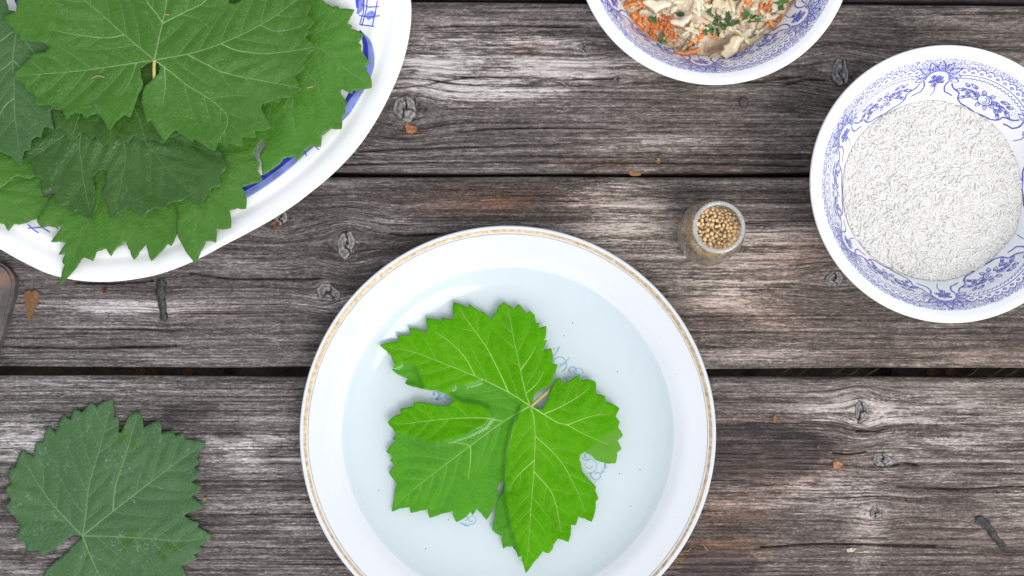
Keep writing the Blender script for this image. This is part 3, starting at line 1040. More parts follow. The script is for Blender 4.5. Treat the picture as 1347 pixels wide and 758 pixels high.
LP = [(499, 454), (512, 451), (525, 449), (524, 441.5), (541, 441.4), (538.5, 431.5), (549, 433), (558, 437), (563, 432), (560.5, 418.5), (572, 420), (581, 423), (580.5, 418), (589, 420), (597, 420), (596.5, 397.5), (607, 401), (616.5, 405.5), (617, 400), (630, 409.5), (637, 411), (647, 421.5), (649.8, 413), (653, 412), (656, 403), (663, 397.5),
      (670, 402), (676.7, 406.5), (681.6, 400.5), (687, 405), (692.5, 413), (696.5, 409), (703, 414), (705, 425), (709.5, 425), (708.7, 432), (718.6, 429), (718.2, 442), (715.5, 448), (719.6, 447.4), (713, 461.5), (725, 458), (727, 478), (733.5, 479.5), (727.5, 496.5), (724.5, 506.5),
      (714, 511), (704, 518), (701, 526), (698, 534), (704, 537), (714.5, 538), (721, 524), (727, 508), (731.5, 499), (737, 497.4), (741, 505.5), (752, 499), (763, 492.5), (762.5, 501.5), (770, 499), (783, 502), (783.5, 518.5), (796, 521), (796, 528), (803, 530), (814.6, 537.3), (809.5, 548), (815, 555), (812.7, 562.4), (819.3, 572), (812, 580), (817.4, 590.5), (811.5, 595.5), (809.6, 609.5), (797, 609), (784, 605.5),
      (776, 597), (769, 594.5), (763.5, 598), (762, 604), (765.6, 620.5), (774, 631), (784, 641), (783, 646), (787, 656.5), (783.5, 660), (783, 672), (778.2, 686.4), (769, 682), (760.3, 680), (757.2, 691), (751, 690.5), (751, 700), (747.7, 713), (740, 710), (733.5, 709), (728, 716.5), (727, 722), (722, 728), (714, 725.5), (703, 739), (691.5, 754),
      (688.5, 742), (686, 731), (682, 733), (678, 724), (674, 718.5), (667, 719), (661.5, 721.5), (660, 705), (655, 703), (647.5, 697), (650, 686), (652, 672), (657, 655), (662, 642), (664, 634), (659, 634), (654, 642), (656, 653), (651, 666.5), (645, 676), (639.5, 684), (634, 676), (627, 669.5), (622, 678), (619, 673), (613.5, 680), (600.5, 687), (597, 680), (595.5, 672), (580, 676), (565, 681), (562.5, 669.5), (552, 672), (540.5, 675), (539, 667), (526, 669), (515, 673), (518.5, 657), (522, 636), (511.5, 621), (520, 613), (513, 606), (517, 601), (508, 594), (521, 580.5), (516, 577.5), (522.5, 572), (516, 563), (510, 555.5), (521, 546), (528, 545.5), (526.5, 538), (535, 536.5), (544, 535.5), (544.5, 529.5), (562, 531), (580, 535), (591, 533.5), (597, 528), (595, 524.5), (588, 518), (575, 513), (563, 513), (548, 509), (533, 504), (536.5, 498), (527, 494), (516.5, 487), (519.5, 480), (515.5, 469), (509, 462)]
VP = [[(697.5, 534), (669, 516), (633, 498.5), (581, 477), (540, 462), (507, 456)],
      [(697.5, 534), (691.5, 518), (684.6, 487), (675.7, 445), (669, 410), (664, 401)],
      [(697.5, 534), (662, 554.7), (618.6, 586.4), (581, 615), (535.5, 650.6), (521, 664)],
      [(697.5, 534), (702, 550), (703.8, 573.4), (702.2, 620.5), (699, 661), (694.4, 724), (692, 745)],
      [(697.5, 534), (715, 545), (733.6, 556), (746, 559), (768, 571), (800, 585)],
      [(662, 554.7), (636.4, 550), (589, 551), (530, 557.5), (516, 556)],
      [(669, 516), (656, 488), (640, 457), (618.6, 427.6), (604, 406)],
      [(703.8, 573.4), (724, 592), (741.5, 612.6), (758.7, 645.6), (770, 673)],
      [(702.2, 620.5), (724, 645.6), (732, 667.6), (738, 700)],
      [(702.2, 606), (680, 627), (669, 645)],
      [(746, 559), (777, 548), (806, 544)], [(715, 545), (738, 535), (762, 521), (776, 509)],
      [(625, 494.5), (612, 471), (592, 450), (572, 437)], [(691.5, 518), (706, 505), (716, 488)], [(684.6, 487), (697, 470), (705, 455)],
      [(618.6, 586.4), (606, 583), (590, 582)], [(618.6, 586.4), (619, 602), (616, 630)]]
UND = [[(769, 594), (785, 580), (801, 567.5), (812.7, 562.4), (820, 572), (818, 592), (810, 610), (784, 606)]]
build_leaf('grape_leaf', 'bright green grape leaf soaking in the gold rimmed plate of water', LP, plate_leaf_z, (697.5, 534), VP, ML_BRIGHT, MV_PALE, 21,
           grid=0.0012, vw=0.0007, under_px=UND, spacing=0.010, stem=([(698, 535), (708, 526), (720, 516), (730, 507)], -0.003), wave=0.0004, pucker=0.0007)

# water surface with its meniscus
M_WATER, nt, b = newmat('water')
nt.nodes.remove(b)
tr = nd(nt, 'ShaderNodeBsdfTransparent'); tr.inputs[0].default_value = (0.935, 0.982, 0.978, 1)
gl = nd(nt, 'ShaderNodeBsdfGlossy'); gl.inputs['Roughness'].default_value = 0.02
lw = nd(nt, 'ShaderNodeLayerWeight'); lw.inputs['Blend'].default_value = 0.5
fr = mathn(nt, 'ADD', mathn(nt, 'MULTIPLY', mathn(nt, 'POWER', lw.outputs['Facing'], 5.0), 0.96), 0.025)
mx = nd(nt, 'ShaderNodeMixShader')
nt.links.new(fr, mx.inputs[0]); nt.links.new(tr.outputs[0], mx.inputs[1]); nt.links.new(gl.outputs[0], mx.inputs[2])
nt.links.new(mx.outputs[0], nt.nodes['Material Output'].inputs['Surface'])
RW = float(np.interp(WATER + 0.0006, pin[60:, 1], pin[60:, 0])) + 0.0004
nr_, nth = 190, 620
rr = np.linspace(0.0004, RW, nr_)
tt = np.linspace(0, 2 * math.pi, nth, endpoint=False)
X = np.outer(rr, np.cos(tt)); Y = np.outer(rr, np.sin(tt))
sdm = subm_sd(X + pc[0], Y + pc[1])
LPW = PX(LP, WATER)
inl = inpoly(X + pc[0], Y + pc[1], LPW)
dl = np.where(inl, 0, segdist(X + pc[0], Y + pc[1], LPW, True))
Z = WATER + 0.0007 * np.exp(-(RW - np.hypot(X, Y)) / 0.0012) + 0.0016 * np.exp(-np.maximum(sdm - 0.0004, 0) / 0.0021) * np.exp(-(dl / 0.002) ** 2) * np.clip(1 + sdm / 0.002, 0, 1)
Z += 0.00006 * (fbm(X * 30, Y * 30, 9, 2) - .5)
i, j = np.meshgrid(np.arange(nr_ - 1), np.arange(nth), indexing='ij')
F = np.stack([i * nth + j, (i + 1) * nth + j, (i + 1) * nth + (j + 1) % nth, i * nth + (j + 1) % nth], -1).reshape(-1, 4)
wat = link('water', mesh_from('water', np.stack([X, Y, Z], -1).reshape(-1, 3), F), M_WATER)
wat.location = (pc[0], pc[1], 0)
tag(wat, 'shallow clear water filling the gold rimmed plate', 'water')

# --- single leaf lying on the table
LS = [(108, 705), (99, 703.5), (90, 706.5), (75, 719.5), (63, 727), (52.4, 731), (50.8, 723), (43, 725), (34.4, 724.5), (34.4, 714.7), (21.3, 706.5), (25, 698), (27.8, 688.5), (17, 678), (8.2, 667), (14.7, 657.4), (10, 649), (8.2, 641), (15, 637), (11.5, 618), (19.7, 614.8), (27.8, 592), (44.2, 601.7), (47.5, 583.7), (55.7, 580.4), (64, 559), (73.7, 572), (77, 560), (83.5, 546), (93.4, 552.6), (98.3, 537.8), (108, 543), (119.6, 529), (127, 536), (136, 529), (147.5, 524.7), (149.8, 547.7), (155.7, 549.3), (156, 569), (160.3, 569), (166, 556), (174.4, 544.5), (182.6, 542), (187, 550), (189, 562.4), (200, 557), (211.4, 552.6), (212.7, 570.5), (227, 566), (231, 574), (241.5, 569.6), (244, 578.8), (257, 579), (270.4, 582.7), (264, 592), (258.6, 601.7), (263.8, 607.6), (254.6, 615), (264.5, 622), (251.4, 634.5), (266, 640.4), (251.4, 654), (270.4, 667), (256, 672), (241.5, 678.7), (249.7, 683.6), (261.8, 688), (259.6, 693.4), (280, 706), (262.8, 718), (267, 723.6), (254.6, 729.5), (259.6, 736), (238.3, 744), (244.8, 757),
      (228, 772), (236, 790), (206, 800), (201, 822), (178, 806), (152, 826), (131, 802), (106, 808), (97, 787), (76, 784), (70, 770), (58, 768), (58, 755), (65.5, 746), (75, 737), (85, 729.5), (97, 718), (106.5, 708)]
VS = [[(108, 705), (112, 680), (117, 640), (130, 595), (146, 530)], [(108, 705), (148, 673), (188, 642), (230, 610), (266, 585)],
      [(108, 705), (150, 706), (200, 709), (240, 712), (277, 706)], [(108, 705), (82, 678), (60, 652), (40, 620), (29, 596)],
      [(108, 705), (118, 730), (135, 765), (160, 810)], [(148, 673), (152, 640), (165, 600), (180, 548)]]


def table_leaf_z(x, y):
    c = P(140, 670)
    dx, dy = (x - c[0]) / 0.06, (y - c[1]) / 0.06
    return 0.0022 + 0.0022 * (dx * dx * 0.6 + dy * dy * 0.25) * (0.6 + 0.5 * np.sin(2.0 * dx + 1.0))


build_leaf('grape_leaf', 'dull bluish green grape leaf lying alone on the bare planks', LS, table_leaf_z, (108, 705), VS, ML_BLUE, MV_DULL, 31, vw=0.0009, spacing=0.012, wave=0.0011, pucker=0.0008)

# ------------------------------------------------------------------ platter
ZP = 0.024
PLC = np.array([150.0, 20.0])     # px centre
vis = [(541, 0), (541, 28), (536, 60), (527, 92), (514, 122), (497, 155), (474, 190), (445, 222), (410, 252), (370, 281), (330, 304), (295, 322), (262, 340), (235, 352), (205, 362), (170, 368.5), (130, 371), (95, 368), (62, 360), (33, 346), (14, 336), (0, 327)]
vis = PX(vis, ZP)
plc = P(PLC[0], PLC[1], ZP)
va = np.arctan2(vis[:, 1] - plc[1], vis[:, 0] - plc[0])
vr = np.hypot(vis[:, 0] - plc[0], vis[:, 1] - plc[1])
# visible arc, then its mirror images for the hidden part
ang = np.concatenate([va])
rad = np.concatenate([vr])
full_t = np.linspace(-math.pi, math.pi, 721)


def platter_r(t):
    t = np.asarray(t)
    f1 = np.mod(t + math.pi, 2 * math.pi) - math.pi
    # fold into the measured arc [va.min, va.max] by point symmetry
    o = np.argsort(va)
    a_s, r_s = va[o], vr[o]
    inside = (f1 >= a_s[0]) & (f1 <= a_s[-1])
    f2 = np.mod(f1 + 2 * math.pi, 2 * math.pi) - math.pi          # rotate by pi
    ins2 = (f2 >= a_s[0]) & (f2 <= a_s[-1])
    r = np.where(inside, np.interp(f1, a_s, r_s), np.where(ins2, np.interp(f2, a_s, r_s), np.nan))
    return r


rt = platter_r(full_t)
ok = ~np.isnan(rt)
rt = np.interp(full_t, full_t[ok], rt[ok], period=2 * math.pi)
ker = np.exp(-np.linspace(-2, 2, 13) ** 2); ker /= ker.sum()
rt = np.convolve(np.r_[rt[-7:-1], rt, rt[1:7]], ker, 'same')[6:-6]


def platter_R(t):
    return np.interp(np.mod(np.asarray(t) + math.pi, 2 * math.pi) - math.pi, full_t, rt)


PPROF = smooth_prof([(0, 0.0055), (0.55, 0.0055), (0.66, 0.0065), (0.71, 0.0098), (0.755, 0.0142), (0.80, 0.0163), (0.845, 0.0176), (0.872, 0.0194), (0.895, 0.0199), (0.915, 0.0203), (0.945, 0.0226), (0.975, 0.0243), (0.99, 0.0245)], 120)


def platter_z(x, y):
    dx, dy = x - plc[0], y - plc[1]
    t = np.arctan2(dy, dx)
    s = np.hypot(dx, dy) / platter_R(t)
    return np.interp(s, PPROF[:, 0], PPROF[:, 1])


ns = 320
tt = np.linspace(-math.pi, math.pi, ns, endpoint=False)
RR = platter_R(tt)
under = [(1.0, 0.0238), (0.997, 0.0222), (0.96, 0.0200), (0.88, 0.0160), (0.78, 0.0120), (0.70, 0.0050), (0.62, 0.0025), (0.60, 0.0002), (0.57, 0.0002), (0.56, 0.0025), (0.001, 0.0025)]
sp = np.vstack([PPROF[1:], under])
sp[0, 0] = 0.001
V = np.stack([np.outer(sp[:, 0], RR * np.cos(tt)), np.outer(sp[:, 0], RR * np.sin(tt)), np.repeat(sp[:, 1][:, None], ns, 1)], -1).reshape(-1, 3)
n = len(sp)
i, j = np.meshgrid(np.arange(n - 1), np.arange(ns), indexing='ij')
F = np.stack([i * ns + j, i * ns + (j + 1) % ns, (i + 1) * ns + (j + 1) % ns, (i + 1) * ns + j], -1).reshape(-1, 4)
platter = empty('serving_platter', (plc[0], plc[1], 0), 'large white oval platter with blue brushwork under a pile of leaves', 'platter')
link('body', mesh_from('platter_body', V, F), M_PLATTER, platter)


def pl(pts, z=0.018):
    return PX(pts, z) - plc


def psurf(x, y):
    return platter_z(x + plc[0], y + plc[1])


def brush(pts, w):
    s = spline(pl(pts), 60)
    t = np.linspace(0, 1, len(s))
    return (s, np.interp(t, np.linspace(0, 1, len(w)), np.array(w) * 0.00045))


wash = [brush([(474, 42), (484, 58), (487, 80), (482, 100), (470, 122), (455, 146), (445, 160)], [4, 10, 13, 14, 14, 15, 8]),
        brush([(412, 190), (380, 216), (350, 238), (318, 258), (290, 268)], [4, 12, 13, 12, 5]),
        brush([(468, -20), (472, -8), (474, 8), (470, 18)], [6, 10, 10, 3]),
        brush([(8, -18), (20, -4), (22, 6), (12, 12)], [6, 14, 14, 6]), brush([(482, 24), (488, 20), (494, 22)], [8, 11, 8]), brush([(420, 186), (412, 192), (404, 200)], [3, 5, 2])]
core = [brush([(473, 40), (480, 56), (481, 78), (477, 96), (466, 118), (452, 140)], [3, 6, 8, 7, 8, 4]),
        brush([(395, 198), (372, 214), (345, 234), (322, 248), (305, 256)], [3, 7, 7, 6, 2]), brush([(466, -22), (469, -6), (470, 10)], [4, 6, 3]), brush([(4, -20), (15, -4), (16, 6)], [4, 9, 5])]
hat = []
for a in ([(475, 6), (486, 10), (499, 10)], [(472, 20), (486, 23), (500, 22)], [(473, 32), (484, 34), (493, 36)], [(484, -10), (482, 12), (476, 34)], [(497, 2), (494, 18), (490, 36)], [(479, 0), (478, 16), (473, 32)],
          [(38, 296), (46, 303), (52, 307)], [(52, 296), (60, 302), (66, 306)], [(70, 297), (76, 301)], [(38, 301), (56, 299), (76, 294)], [(412, 190), (420, 198)], [(400, 196), (404, 206)]):
    hat.append((pl(a), 0.0006))
for q in wash:
    link('brush_wash', strip_mesh('brush_wash', [q], psurf, 0.00012, 0.001, 7), M_BLUE2, platter)
for q in core:
    link('brush_stroke', strip_mesh('brush_stroke', [q], psurf, 0.00022, 0.001, 5), M_BLUE, platter)
link('brush_hatching', strip_mesh('brush_hatching', hat, psurf, 0.0003, 0.001, 3), M_BLUE, platter)['kind'] = 'stuff'


# --- pile of leaves on the platter
def pile_z(level, tip=None):
    def f(x, y):
        dx, dy = x - plc[0], y - plc[1]
        s = np.hypot(dx, dy) / platter_R(np.arctan2(dy, dx))
        base = 0.013 + 0.0108 * np.clip((s - 0.55) / 0.42, 0, 1.15) ** 1.2
        return base + level
    return f


TOP = [(24, 2), (22.4, 15.8), (14, 19), (5, 23), (9, 30), (18.5, 37), (17, 42), (27.7, 47), (25, 52.8), (47.5, 55.4), (60, 57.5), (66, 63), (59.4, 69), (39.6, 72.5), (39.6, 76.5), (28, 89), (16, 100.2), (33, 111), (31.7, 116), (44.8, 124), (46.2, 138.5), (57, 139), (67.3, 138.5), (70, 144), (81.8, 143.8), (87, 158), (93, 152), (100.2, 149), (109.5, 150.4), (112, 157), (122, 152), (130.6, 149), (138, 160), (145, 172.8), (154, 160), (165, 151.7), (171.5, 155.6), (176.2, 143), (183, 124), (189, 112.5), (186, 100), (184.7, 91), (193, 84), (203, 80), (208, 84), (210.5, 90), (209, 97), (203, 104), (192, 113), (187.5, 126), (188, 141), (191, 152), (194, 162), (199, 158.5), (211, 179.4), (217.7, 186), (224, 178), (231.7, 171.5), (243, 180), (254, 187.3), (255.4, 182), (268, 191), (281.8, 199), (287, 187.3), (297.6, 192), (300, 188.6), (318, 194), (320, 181), (337, 182), (336, 173), (357.7, 169), (351, 156), (344, 144), (345, 137), (358, 133), (367.5, 136), (367.5, 129.3), (380.7, 128), (382, 124), (398.4, 117), (392, 108), (387.3, 100), (401.8, 88.4), (399, 82), (404.4, 76.5), (403, 73), (416, 62), (402, 50), (407, 42), (405.8, 39.6), (415, 27.7), (404.4, 20), (409.7, 8), (407, 4),
       (399, -10), (410, -20), (386, -40), (390, -55), (366, -60), (350, -80), (335, -62), (330, -20), (318, 0), (309, 5.5), (301, 4), (300, -8), (318, -50), (312, -85), (300, -78), (286, -112), (266, -106), (250, -140), (230, -170), (214, -140), (190, -132), (185, -106), (160, -92), (158, -64), (145, -40), (128, -66), (112, -60), (96, -76), (85, -55), (62, -52), (56, -30), (37, -28), (31, -10)]
VT = [[(203, 79), (163.5, 46), (126.6, 13), (106, -4), (70, -40)], [(203, 79), (208, 55), (213.7, 30), (219, 5), (226, -60), (230, -150)],
      [(203, 79), (247, 71), (291, 58), (342.4, 33), (382, 6.6), (405, -15)], [(203, 79), (225, 95), (246, 112), (284.4, 137), (300, 160), (284, 190)],
      [(203, 79), (158, 86), (100, 94), (52.8, 97.6), (20, 100)],
      [(213.7, 30), (205, 17), (194, 2.6), (180, -30)], [(213.7, 31), (245, 15), (271, 0), (300, -40)],
      [(247, 72), (270, 84), (292, 95), (326.6, 103), (371, 111), (395, 116)], [(291, 58), (313, 67), (348, 70.7), (384.6, 67), (412, 62)],
      [(342, 33), (362, 41), (385, 38), (405, 30)], [(163.5, 46), (140, 50), (100, 46), (70, 40)], [(216, 87), (217, 110), (214, 140)], [(180, 82), (172, 105), (160, 125)]]
RIGHT = [(411, 0), (420, -6), (428.6, 4.7), (438, 9.5), (444.5, 8.5), (447, 12), (466.6, 13.3), (461, 23), (456.5, 31.7), (463, 34), (462, 38), (478.7, 46.8), (471.4, 56.3), (475.5, 59.5), (474.5, 66.5), (486, 83), (480, 90), (487, 101), (489, 115.5), (477, 118), (464, 119.7), (463.5, 124), (456, 120), (449.2, 117), (447, 121), (450, 126), (457, 137.7), (453.3, 142.5), (454.6, 150.4), (449.2, 153.5), (449.2, 170.3), (435, 169.4), (423, 179), (421.7, 193.7), (408, 191.5), (400, 199.4), (391, 212), (387.5, 206), (375, 207.3), (365.3, 218.4), (346.5, 231), (344.7, 215), (341.6, 206), (352, 190), (335, 180), (330, 160), (312, 150), (300, 120), (280, 90), (275, 30), (290, -20), (350, -30), (372, -18), (390, -34), (400, -12)]
VR = [[(372, 45), (416, 61.7), (438, 76), (460, 95), (485, 111)], [(372, 45), (401.7, 92), (416, 109), (425.5, 133), (444.5, 160)], [(372, 45), (384, 127), (383, 149), (393, 195)], [(372, 45), (410, 44), (440, 34), (461, 18)], [(372, 45), (360, 120), (350, 180)]]
MID = [(56, 169), (50, 178), (41, 186), (36, 196), (32, 205.5), (39, 211), (45.5, 217.7), (47, 233), (54.6, 234.4), (56, 255.6), (64, 251), (71.3, 249.6), (77.4, 266.3), (80.5, 272.3), (91, 269.3), (97, 280), (104, 278), (121.4, 290.5), (123, 278), (124.5, 263), (126, 254), (124.5, 243), (123, 233), (130.5, 224.4), (138, 224), (142, 226), (139.6, 245), (133.6, 257), (141, 261.7), (142.7, 272), (147.2, 289), (158, 280), (168.5, 273.8), (179.7, 278.4), (188.8, 288), (196, 280), (205.5, 273.8), (217.7, 276), (222, 268.6), (240.4, 264.7), (246.5, 258.6), (264.7, 271.7), (270.8, 256.5), (278.4, 257), (277, 248), (290.5, 245), (289, 231.3), (299.6, 220.7), (293.5, 205.5), (286, 192), (262, 180), (240, 165), (200, 155), (150, 160), (110, 165), (75, 160)]
VM = [[(150, 140), (192, 187), (223.7, 226.8), (260, 263)], [(150, 140), (109, 175), (108.7, 225), (119, 280)], [(150, 140), (165, 200), (160, 240), (150, 280)], [(150, 140), (230, 180), (290, 206)], [(150, 140), (90, 175), (45, 205)]]
DARK = [(64.6, 132), (68, 150), (74, 171.5), (79, 169), (86, 178), (93.6, 186), (103, 180), (109.5, 174), (115, 180), (120, 184.6), (125.3, 179.4), (135, 187), (146.4, 194), (150, 185), (153, 176.7), (161, 184), (168.8, 191), (172, 185), (176.7, 179.4), (184, 184), (191.2, 187.3), (194, 181), (204, 184), (214, 190), (222, 182), (240, 176), (255, 150), (255, 75), (190, 55), (120, 65), (80, 105)]
LEFT = [(9, 2), (12, 14), (30, 20), (60, 30), (78, 60), (80, 110), (73, 140), (66, 146), (67.3, 156), (71.2, 170), (64, 168), (58, 167.5), (56, 175), (54, 182), (48, 180), (42.2, 184.6), (41, 196.5), (33, 199), (30, 208), (28.8, 217.7), (22.8, 214.6), (13.7, 205.5), (0, 199.5), (-12, 204), (-20, 190), (-45, 185), (-50, 160), (-80, 140), (-70, 110), (-90, 80), (-70, 50), (-60, 10), (-40, -10), (-10, -6), (2, -14)]
VL = [[(22, 38), (17, 79), (18, 100), (18.5, 129), (20, 158), (27, 210)], [(22, 38), (0, 55), (-40, 80), (-80, 90)], [(17, 79), (8, 88), (-8, 98), (-30, 120)], [(18.5, 129), (6, 140), (-8, 165)], [(22, 38), (45, 70), (66, 100)], [(17, 79), (30, 92), (44, 110), (60, 140)]]
BOT1 = [(48.6, 290.5), (56, 301), (62, 296), (70, 299), (82, 298), (75, 309), (67.4, 318.5), (78, 318), (88, 319.4), (77.4, 335.5), (86.5, 334.6), (82, 345), (85, 349), (81, 362), (78.3, 376), (86, 368), (97, 357.3), (103, 349), (108, 341), (112, 339), (123, 343.7), (127.5, 331.5), (139.6, 327), (146.3, 337.6), (150, 331), (155, 325.5), (165.5, 318), (171, 330), (176.5, 342), (184, 331), (192, 321), (195, 332), (199.5, 343.6), (210, 333), (220.7, 321), (225.3, 324), (231, 312), (240, 290), (250, 255), (220, 220), (160, 205), (110, 215), (80, 240), (72, 255), (62, 272)]
VB1 = [[(150, 215), (130, 265), (105, 315), (82, 365)], [(150, 215), (165, 260), (172, 300), (176, 335)], [(150, 215), (190, 260), (199, 335)], [(150, 215), (100, 260), (70, 295)]]
BOT2 = [(233, 304), (240, 322), (257, 346.6), (264, 332), (270.8, 318), (277, 317), (284.4, 319.3), (285, 301), (295, 302), (304.2, 300), (302, 277), (312, 274), (324, 274.7), (324, 257), (318, 246.5), (330, 243), (345.7, 237.4), (339, 225.3), (342, 214.6), (336, 208.6), (333, 206), (340, 190), (345, 172), (288, 170), (250, 180), (225, 200), (225, 250), (235, 280)]
VB2 = [[(250, 190), (256, 240), (258, 300), (257, 340)], [(250, 190), (290, 240), (318, 270)], [(250, 190), (300, 215), (340, 234)], [(250, 190), (275, 250), (284, 312)]]
LLA = [(0, 198), (10, 203), (20, 210), (40, 205), (58, 222), (40, 236), (26, 232), (20, 233), (8, 243), (-4, 250), (-20, 246), (-40, 240), (-45, 215), (-20, 200)]
LLB = [(-10, 298), (0, 294), (6, 295), (11.5, 304.2), (19.7, 295), (30.4, 295), (41, 290.5), (50, 288), (60, 276), (71.3, 263), (73, 254), (56, 258), (60, 240), (40, 222), (0, 215), (-30, 230), (-50, 260), (-30, 290), (-22, 288)]
GP = 'leaves piled on the oval platter'
build_leaf('grape_leaf', 'small leaf corner tucked at the platter edge beneath the bluish leaf', LLA, pile_z(0.0042), (-4, 225), [[(-20, 222), (10, 222), (34, 223)]], ML_GREEN, MV_DARK, 41, GP, vw=0.0008)
build_leaf('grape_leaf', 'yellow green leaf lying under the tailed leaf at the platter edge', LLB, pile_z(0.0018), (0, 250), [[(-30, 245), (0, 262), (12, 300)], [(-30, 245), (20, 250), (70, 258)], [(-30, 245), (15, 270), (38, 288)]], ML_GREEN, MV_DARK, 43, GP, vw=0.0008)
build_leaf('grape_leaf', 'lowest green leaf with a long tail tip hanging over the platter rim', BOT1, pile_z(0.0034), (150, 215), VB1, ML_GREEN, MV_DARK, 45, GP, vw=0.0008)
build_leaf('grape_leaf', 'green leaf with broad teeth over the blue stroke of the platter', BOT2, pile_z(0.0055), (250, 190), VB2, ML_GREEN, MV_DARK, 47, GP, vw=0.0008)
build_leaf('grape_leaf', 'bright green leaf reaching furthest over the blue curl of the platter', RIGHT, pile_z(0.0058), (372, 45), VR, leaf_material('right_leaf', (0.055, 0.195, 0.014), (0.072, 0.235, 0.018), (0.11, 0.29, 0.04), 0.40, speck=0.12), MV_DULL, 49, GP, vw=0.0008)
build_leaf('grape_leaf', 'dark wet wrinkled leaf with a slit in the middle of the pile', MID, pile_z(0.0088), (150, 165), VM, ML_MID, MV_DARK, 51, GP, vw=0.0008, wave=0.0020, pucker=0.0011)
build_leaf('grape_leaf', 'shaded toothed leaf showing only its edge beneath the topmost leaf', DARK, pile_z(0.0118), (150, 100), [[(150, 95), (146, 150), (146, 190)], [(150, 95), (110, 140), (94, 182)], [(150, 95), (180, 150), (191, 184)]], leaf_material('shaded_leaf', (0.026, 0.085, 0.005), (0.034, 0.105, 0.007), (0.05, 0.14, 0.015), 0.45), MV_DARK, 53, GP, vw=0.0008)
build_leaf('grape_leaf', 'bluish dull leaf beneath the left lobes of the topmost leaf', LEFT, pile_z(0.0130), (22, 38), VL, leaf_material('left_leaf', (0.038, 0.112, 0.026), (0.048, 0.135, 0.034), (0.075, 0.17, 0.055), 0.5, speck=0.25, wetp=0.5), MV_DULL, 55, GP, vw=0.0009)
build_leaf('grape_leaf', 'topmost and largest dull green leaf on the platter pile with a teardrop notch', TOP, pile_z(0.0172), (203, 79), VT, ML_TOP, MV_TOP, 57, GP, vw=0.0008, spacing=0.013, wave=0.0019, pucker=0.0010, stem=([(203, 80), (202.5, 95), (203, 112), (206, 130)], -0.003))

# ------------------------------------------------------------------ bowls
ZB = 0.058
RB = 185 * 0.46e-3 * (CAMH - ZB) / CAMH          # ~79.4 mm
bi = smooth_prof([(0.0, 0.0065), (0.030, 0.0068), (0.040, 0.0095), (0.048, 0.0160), (0.0545, 0.0245), (0.0605, 0.0345), (0.0655, 0.0445), (0.0705, 0.0525), (0.0752, 0.0568), (0.0778, 0.0580)], 150)
bi[:, 0] *= RB / 0.0794
bo = smooth_prof([(0.0790, 0.0576), (0.0794, 0.0562), (0.0785, 0.0545), (0.0755, 0.0500), (0.0712, 0.0400), (0.0640, 0.0260), (0.0540, 0.0140), (0.0440, 0.0072), (0.0400, 0.0045), (0.0395, 0.0003), (0.0365, 0.0003), (0.0355, 0.0035), (0.0001, 0.0040)], 110)
bo[:, 0] *= RB / 0.0794
bi[0, 0] = 1e-5
BOWL_ME = lathe('bowl_body', np.vstack([bi, bo]), 200)
BOWL_ME.materials.append(M_BOWL)
# arc length coordinate from the outer edge of the print inward
s_all = np.r_[0, np.cumsum(np.hypot(*np.diff(bi, axis=0).T))]
S0 = np.interp(0.0722, bi[:, 0], s_all)
tang = np.gradient(bi, axis=0)
tang /= np.linalg.norm(tang, axis=1)[:, None]


def bowl_pt(u, v, off=0.00007):
    """u mm along the ring (68.07 per sixth), v mm down from the print's outer edge"""
    th = u / 65.0
    s = S0 - v * 0.001
    r = np.interp(s, s_all, bi[:, 0]); z = np.interp(s, s_all, bi[:, 1])
    tr_ = np.interp(s, s_all, tang[:, 0]); tz = np.interp(s, s_all, tang[:, 1])
    r = r - tz * off; z = z + tr_ * off
    return np.stack([r * np.cos(th), r * np.sin(th), z], -1)


PV, PF = [], []


def ink(pts, w=0.42, w2=None):
    pts = np.asarray(pts, float)
    if len(pts) < 2:
        return
    q = resample(pts, 0.9)
    t = np.gradient(q, axis=0); t /= np.linalg.norm(t, axis=1)[:, None] + 1e-9
    nr = np.stack([-t[:, 1], t[:, 0]], 1)
    ww = np.linspace(w, w if w2 is None else w2, len(q))[:, None] * 0.64
    # u is stretched where the radius is smaller than 65
    a = q + nr * ww; c = q - nr * ww
    b0 = len(PV)
    PV.extend(bowl_pt(a[:, 0], a[:, 1]).tolist()); PV.extend(bowl_pt(c[:, 0], c[:, 1]).tolist())
    m = len(q)
    for k_ in range(m - 1):
        PF.append((b0 + k_, b0 + k_ + 1, b0 + m + k_ + 1, b0 + m + k_))


def dot(u, v, r):
    a = np.arange(4) * math.pi / 2 + random.random()
    b0 = len(PV)
    PV.extend(bowl_pt(u + r * np.cos(a), v + r * np.sin(a)).tolist())
    PF.append((b0, b0 + 1, b0 + 2, b0 + 3))


def arc(cu, cv, ru, rv, a0, a1, n=14):
    t = np.radians(np.linspace(a0, a1, n))
    return np.column_stack([cu + ru * np.cos(t), cv + rv * np.sin(t)])


def petal(cu, cv, ang, L, w, hatch=2):
    d = np.array([math.cos(ang), math.sin(ang)]); nn = np.array([-d[1], d[0]])
    c = np.array([cu, cv])
    t = np.linspace(0, 1, 9)
    prof_ = w * np.sin(np.pi * np.clip(t, 0, 1) ** 0.8) * (1 - 0.25 * t)
    e1 = c + np.outer(t * L, d) + np.outer(prof_, nn)
    e2 = c + np.outer(t * L, d) - np.outer(prof_, nn)
    ink(e1, .48); ink(e2, .48)
    for h in range(hatch):
        o = (h - (hatch - 1) / 2) * w * 0.55
        ink([c + d * L * 0.12 + nn * o * .6, c + d * L * random.uniform(.42, .62) + nn * o], .34)


def rosette(cu, cv, r):
    for a in range(5):
        t = a * 2 * math.pi / 5 + random.random() * .4
        ink(arc(cu + r * .62 * math.cos(t), cv + r * .62 * math.sin(t), r * .45, r * .45, 0, 360, 9), .42)
    dot(cu, cv, r * .3)


